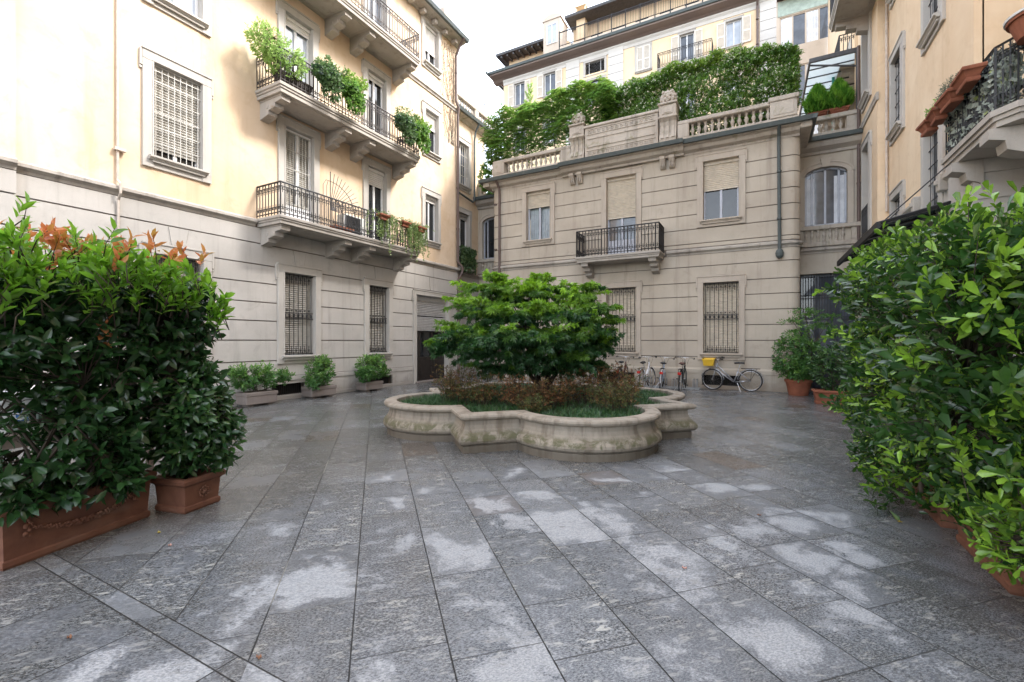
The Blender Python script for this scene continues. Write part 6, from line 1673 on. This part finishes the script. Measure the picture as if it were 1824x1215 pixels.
# ================================================================== RIGHT BALCONY THINGS
for i, (y, lab) in enumerate(((10.32, 'farthest and lowest hanging terracotta trough on the right balcony'), (9.85, 'second farthest terracotta trough on the right balcony rail'), (9.30, 'rosemary trough, third along the right balcony rail'), (8.68, 'nearest terracotta trough on the right balcony rail'))):
    hang_box(lab, 0, .34 if i < 2 else .46, (2.60, y, 5.12), PI / 2 + (.06, -.05, .04, -.03)[i], M['terra'], .2, .22, 'terracotta troughs on the right balcony rail')
for (c, r, n, nm, lab, mt, L, W) in (((2.62, 9.35, 5.42), (.16, .42, .16), 230, 'rosemary_bush', 'grey green rosemary on the right balcony rail', 'rosemary', .05, .008), ((2.60, 10.15, 5.42), (.12, .30, .18), 40, 'leafy_plant', 'sparse leafy plant at the far end of the right balcony rail', 'pale', .05, .03), ((2.62, 8.85, 5.36), (.10, .14, .12), 14, 'leafy_plant', 'tiny sprig in the nearest trough of the right balcony', 'pale', .05, .028)):
    P, D = blob(c, r, n, .6, .8); t = thing(nm, lab, 'plant', (c[0], c[1], 5.3))
    leaves_mesh('foliage', *rosettes(P, D, 9 if nm == 'rosemary_bush' else 5, L, W, (25, 70), .0, None), T2, L_[mt], t)
    twigs('stems', np.tile(np.array([c[0], c[1], 5.28]), (min(n, 40), 1)), P[:40], M['twig'], t, .003)
t = round_pot('flower_pot', 'wide terracotta bowl with a white rim on the near corner of the right balcony', .30, .26, (3.05, 7.95, 5.28), M['terra'])
mb = MB(); mb.lathe(0, 0, [(.29, .245), (.325, .25), (.33, .275), (.30, .285), (.28, .27)], 28); mb.build('rim', M['tubwhite'], t)
sc_ = thing('leaf_screen', 'screen of round grey green leaves behind the right balcony railing', 'screen', (2.85, 9, 4.6))
n = 1500; P = []; 
for a, b, m in (((2.80, 8.34), (2.80, 10.05), 520), ((2.80, 8.34), (2.92, 8.16), 180), ((2.92, 8.16), (3.9, 8.16), 260)):
    f = RNG.random(m); P.append(np.c_[a[0] - .035 + (b[0] - a[0]) * f, a[1] + (b[1] - a[1]) * f, RNG.uniform(4.64, 5.36, m)])
P = np.concatenate(P); P[:, 0] += RNG.normal(.02, .015, len(P)); D = unit(np.c_[-np.ones(len(P)), RNG.normal(-.6, .5, len(P)), RNG.normal(0, .3, len(P))])
b_, a_, n_, l_, w_, t_, y_ = rosettes(P, D, 2, .085, .075, (60, 88), .6, np.where(RNG.random(len(P)) < .03, 1., 0))
leaves_mesh('foliage', b_, a_, n_, l_, w_, t_, y_, T2, L_['greyleaf'], sc_)
mb = MB(); mb.box(2.83, 2.84, 8.35, 10.05, 4.64, 5.36); mb.build('backing_net', M['greenplastic'], sc_)

# ================================================================== BICYCLES
def bicycle(label, loc, rz, paint, saddle='saddle', crate=False, lean=0.0, steer=0.0, group=None, rearlight=True, guard=None):
    t = thing('bicycle', label, 'bicycle', loc, group, local=True); t.rotation_euler = (lean, 0, rz)
    R = .335; wb = .535
    guard = guard or paint
    for s, nm in ((-1, 'wheel'), (1, 'wheel')):
        cx = s * wb
        ca, sa = (math.cos(steer), math.sin(steer)) if s > 0 else (1, 0)
        W = lambda a, r, o=0: (cx + r * math.cos(a) * ca, r * math.cos(a) * sa + o, R + r * math.sin(a))
        mb = MB(); mb.path([W(2 * PI * k / 32, R - .018) for k in range(32)], .019, 8, closed=True); w_ = mb.build('wheel', M['rubber'], t, smooth=True)
        mb = MB(); mb.path([W(2 * PI * k / 32, R - .042) for k in range(32)], .012, 6, closed=True)
        mb.path([W(0, 0, -.04), W(0, 0, .04)], .02, 8); mb.build('rim', M['steel'], w_, smooth=True)
        mb = MB()
        for k in range(28): mb.path([W(2 * PI * k / 28 + .5 * (k % 2), .018, .025 * (1 if k % 2 else -1)), W(2 * PI * k / 28, R - .05)], .0012, 3)
        mb.build('spokes', M['steel'], w_)
        mb = MB(); mb.path([W(a, R + .018) for a in np.linspace(.25 if s > 0 else .1, PI * .98 if s > 0 else PI * 1.05, 18)], .012, 5); mb.build('mudguard', guard, t)
    hd = np.array([.40, 0, .80]); bb = np.array([-.08, 0, .28]); st = np.array([-.20, 0, .62]); ft_ = np.array([.44, 0, .66])
    mb = MB()
    for a, b, r in ((hd, bb + [.02, 0, .05], .019), (ft_, bb, .021), (bb, st, .018), (hd + [-.02, 0, .05], ft_ + [.012, 0, -.03], .022)): mb.tube(tuple(a), tuple(b), r, 8)
    for y in (-.055, .055): mb.tube(tuple(st + [0, y * .3, -.02]), (-wb, y, R), .010, 6); mb.tube(tuple(bb + [0, y * .5, 0]), (-wb, y, R), .011, 6)
    fc_ = lambda x, y, z: (x, y, z)
    for y in (-.055, .055): mb.path([(.452, y * .7, .62), (.49, y, .50), (wb, y, R)], .012, 6)
    mb.build('frame', paint, t, smooth=True)
    mb = MB(); mb.tube(tuple(st), (-.255, 0, .84), .014, 8); mb.build('seat_post', M['steel'], t)
    mb = MB()
    S = [(-.38, .085, .87), (-.36, .10, .885), (-.28, .075, .895), (-.20, .035, .895), (-.12, .02, .885), (-.10, .012, .88)]
    pts = []; 
    for x, w, z in S: pts += [(x, -w, z - .02), (x, -w * .5, z + .012), (x, w * .5, z + .012), (x, w, z - .02), (x, 0, z - .045)]
    F = [(i * 5 + k, i * 5 + (k + 1) % 5, (i + 1) * 5 + (k + 1) % 5, (i + 1) * 5 + k) for i in range(len(S) - 1) for k in range(5)] + [(0, 1, 2, 3, 4), tuple(range(25, 30))]
    mb.add(pts, F); mb.build('saddle', M[saddle], t, smooth=True)
    mb = MB(); mb.tube((.39, 0, .83), (.355, 0, 1.02), .013, 8); mb.path([(.20, -.29, 1.00), (.30, -.27, 1.03), (.38, -.12, 1.03), (.385, 0, 1.02), (.38, .12, 1.03), (.30, .27, 1.03), (.20, .29, 1.00)], .011, 6); hb = mb.build('handlebar', M['steel'], t, smooth=True)
    mb = MB()
    for y in (-.29, .29): mb.tube((.20, y, 1.0), (.29, y * .945, 1.028), .017, 8); mb.tube((.33, y * .8, 1.02), (.25, y * .9, .985), .005, 4)
    mb.path([(.33, -.2, 1.02), (.44, -.12, 1.0), (.46, -.05, .8)], .004, 4); mb.path([(.33, .2, 1.02), (.45, .1, .98), (.44, .05, .75)], .004, 4); mb.build('grips', M['rubber'], hb)
    mb = MB(); mb.path([(bb[0] + .085 * math.cos(a), -.06, bb[2] + .085 * math.sin(a)) for a in np.linspace(0, 2 * PI, 18)[:-1]], .006, 4, closed=True)
    for a, y in ((-.6, -.075), (-.6 + PI, .075)):
        q = (bb[0] + .17 * math.cos(a), y, bb[2] + .17 * math.sin(a)); mb.tube((bb[0], y * .8, bb[2]), q, .010, 5); mb.box(q[0] - .045, q[0] + .045, y + math.copysign(.01, y), y + math.copysign(.09, y), q[2] - .012, q[2] + .012, .003)
    mb.path([(bb[0], -.055, bb[2] + .083), (-wb, -.055, R + .035)], .004, 4); mb.path([(bb[0], -.055, bb[2] - .083), (-wb, -.055, R - .035)], .004, 4); mb.build('crankset', M['iron'], t)
    mb = MB(); z = R + .37
    for y in (-.055, .055):
        mb.tube((-.28, y, z), (-.80, y, z), .006, 5); mb.tube((-.72, y, z), (-wb, y * 1.2, R), .005, 5); mb.tube((-.58, y, z), (-wb, y * 1.2, R), .005, 5)
    for x in (-.35, -.5, -.65, -.80): mb.tube((x, -.055, z), (x, .055, z), .006, 5)
    mb.build('luggage_rack', M['iron'], t)
    if rearlight: mb = MB(); mb.box(-.90, -.865, -.05, .05, .55, .63, .008); mb.build('rear_light', M['red'], t)
    mb = MB(); mb.tube((bb[0] - .1, .06, bb[2] - .02), (bb[0] - .2, .2, .012), .008, 5); mb.build('kickstand', M['steel'], t)
    if crate:
        mb = MB(); x0, x1, y0, y1, z0, z1 = .46, .80, -.20, .20, .78, 1.0
        R_ = lambda s, z: [(x0 + s, y0 + s, z), (x1 - s, y0 + s, z), (x1 - s, y1 - s, z), (x0 + s, y1 - s, z)]
        rr = [R_(.03, z0), R_(.005, z1 - .04), R_(-.012, z1 - .04), R_(-.012, z1), R_(.006, z1), R_(.035, z0 + .015)]
        mb.add([p for r in rr for p in r], [(i * 4 + j, i * 4 + (j + 1) % 4, i * 4 + 4 + (j + 1) % 4, i * 4 + 4 + j) for i in range(5) for j in range(4)] + [(0, 1, 2, 3), (20, 21, 22, 23)])
        for i in range(6):
            x = x0 + .05 + i * .046; mb.box(x, x + .012, y0 - .004 + .012, y0 + .03, z0 + .03, z1 - .05); mb.box(x, x + .012, y1 - .03, y1 - .008, z0 + .03, z1 - .05)
        mb.build('crate_basket', M['yellow'], t)
    return t
P_sil = m_plain('silver_bike_paint', (.48, .49, .52), .3, .6, vary=.1)
P_wht = m_plain('white_bike_paint', (.70, .71, .74), .3, vary=.1)
P_blu = m_plain('pale_blue_bike_paint', (.45, .52, .62), .3, .2, vary=.1)
P_blk = m_plain('black_bike_paint', (.025, .03, .028), .3, vary=.1)
P_red = m_plain('dull_red_bike_paint', (.07, .018, .015), .35, vary=.1)
bicycle('silver bicycle with a yellow crate in front, parked along the wall under the barred window', (-.735, 15.72, 0), PI - .03, P_sil, crate=True, lean=-.06, steer=-.25, rearlight=False)
GB = 'bicycles parked in the rack'
bicycle('black bicycle with a brown saddle, standing alone in the rack', (-2.08, 15.0, 0), PI / 2 + .02, P_blk, 'saddle_br', lean=.05, steer=.25, group=GB)
bicycle('pale blue bicycle with white mudguards, right of the close pair in the rack', (-2.72, 15.05, 0), PI / 2 + .12, P_blu, lean=.10, steer=.1, group=GB, guard=P_wht)
bicycle('white framed bicycle, left of the close pair in the rack', (-3.16, 15.05, 0), PI / 2 - .05, P_wht, lean=-.04, steer=-.2, group=GB)
bicycle('dark red bicycle half hidden behind the rusty nandina shrubs', (-3.98, 15.1, 0), PI / 2 + .05, P_red, lean=.05, group=GB)
bicycle('black bicycle almost hidden behind the maple, farthest from the yellow crate', (-4.75, 15.1, 0), PI / 2 - .06, P_blk, lean=-.05, group=GB)
br = thing('bike_rack', 'low galvanised steel rack holding the bicycles by their wheels', 'bike rack', (-3.1, 15.5, 0))
mb = MB()
for y in (15.3, 15.7): mb.box(-5.1, -1.62, y - .02, y + .02, .03, .06)
mb.build('rails', M['galv'], br)
for x in (-4.78, -4.0, -3.18, -2.70, -2.38, -2.09, -1.75):
    q = MB()
    for s in (-.045, .045): q.path([(x + s, 15.3, .06), (x + s, 15.32, .30), (x + s, 15.36, .33), (x + s, 15.64, .33), (x + s, 15.68, .30), (x + s, 15.7, .06)], .013, 6)
    q.build('wheel_holder', M['galv'], br)

# ================================================================== LITTLE THINGS
cb = thing('overhead_cable', 'thin cable sagging across the sky from the left roof to the far block', 'cable', (-14, 24, 16))
mb = MB(); a, b = np.array([-11.2, 15.75, 13.3]), np.array([-18.2, 32.2, 20.6])
mb.path([tuple(a + (b - a) * k / 16 - np.array([0, 0, .9 * 4 * (k / 16) * (1 - k / 16)])) for k in range(17)], .014, 4); mb.build('wire', M['iron'], cb)
def petal(label, x, y, r, mat, a):
    mb = MB(); mb.add([(x + r * math.cos(t + a), y + .6 * r * math.sin(t + a), .008 + .012 * math.sin(2 * t) ** 2) for t in np.linspace(0, 2 * PI, 9)[:-1]] + [(x, y, .006)], [(i, (i + 1) % 8, 8) for i in range(8)])
    tag(mb.build('fallen_leaf', mat, None, smooth=True), label, 'leaf')
pk = m_plain('pink_petal', (.55, .30, .24), .6); yl = m_plain('yellow_leaf', (.50, .38, .07), .6); bn = m_plain('brown_leaf', (.22, .10, .05), .7)
def gp_(px, py): c = cam_pt(px, py, 1.55 * 810.7 / (py - 606)); return c[0], c[1]
for (px, py), m_, lab in (((1219, 1013), pk, 'pale pink petal on the paving right of centre'), ((124, 1137), bn, 'orange brown leaf on the paving at lower left'), ((283, 949), yl, 'yellow leaf on the paving beside the left terracotta trough'), ((1603, 930), yl, 'yellow leaf on the paving beside the right hedge'),
                          ((1352, 918), bn, 'brown leaf on the paving right of the planter'), ((303, 972), pk, 'pink petal near the left trough'), ((461, 1173), bn, 'brown leaf beside the drain strip')):
    x, y = gp_(px, py); petal(lab, x, y, .018, m_, px)

# ================================================================== CAMERA, SKY, SUN
cam = bpy.data.cameras.new('camera'); cam.lens = 16.0; cam.sensor_width = 36; cam.sensor_fit = 'HORIZONTAL'; cam.clip_start = .05; cam.clip_end = 2000
co = bpy.data.objects.new('camera', cam); COL.objects.link(co); co.location = (0, 0, 1.55); co.rotation_euler = (PI / 2, 0, math.asin(.4753)); scene.camera = co
sv = Vector((1.0, .47, 1.12)).normalized()
sl_ = bpy.data.lights.new('sun', 'SUN'); sl_.energy = SUN_E; sl_.angle = math.radians(SUN_A); sl_.color = (1.0, .96, .91)
so = bpy.data.objects.new('sun', sl_); COL.objects.link(so); so.rotation_euler = sv.to_track_quat('Z', 'Y').to_euler(); so.location = (20, 10, 40)
w = bpy.data.worlds.new('World'); scene.world = w; w.use_nodes = True; nt = w.node_tree
bg = nt.nodes['Background']
sky = nt.nodes.new('ShaderNodeTexSky'); sky.sky_type = 'NISHITA'; sky.sun_disc = False
sky.sun_elevation = math.asin(sv.z); sky.sun_rotation = math.atan2(sv.x, sv.y); sky.air_density = 1.0; sky.dust_density = 1.5; sky.ozone_density = 1.0
hs = nt.nodes.new('ShaderNodeHueSaturation'); hs.inputs['Saturation'].default_value = SKY_SAT
nt.links.new(sky.outputs[0], hs.inputs['Color']); nt.links.new(hs.outputs[0], bg.inputs['Color']); bg.inputs['Strength'].default_value = SKY_S
vs = scene.view_settings; scene.display_settings.display_device = 'sRGB'; vs.view_transform = 'Standard'; vs.look = 'None'; vs.gamma = 1; vs.use_curve_mapping = False; vs.exposure = EXPO
scene.render.engine = 'CYCLES'; cy = scene.cycles
cy.max_bounces = 8; cy.diffuse_bounces = 4; cy.glossy_bounces = 3; cy.transmission_bounces = 3; cy.transparent_max_bounces = 8; cy.caustics_reflective = False; cy.caustics_refractive = False
cy.use_denoising = True; cy.denoiser = 'OPENIMAGEDENOISE'; cy.sample_clamp_indirect = 6
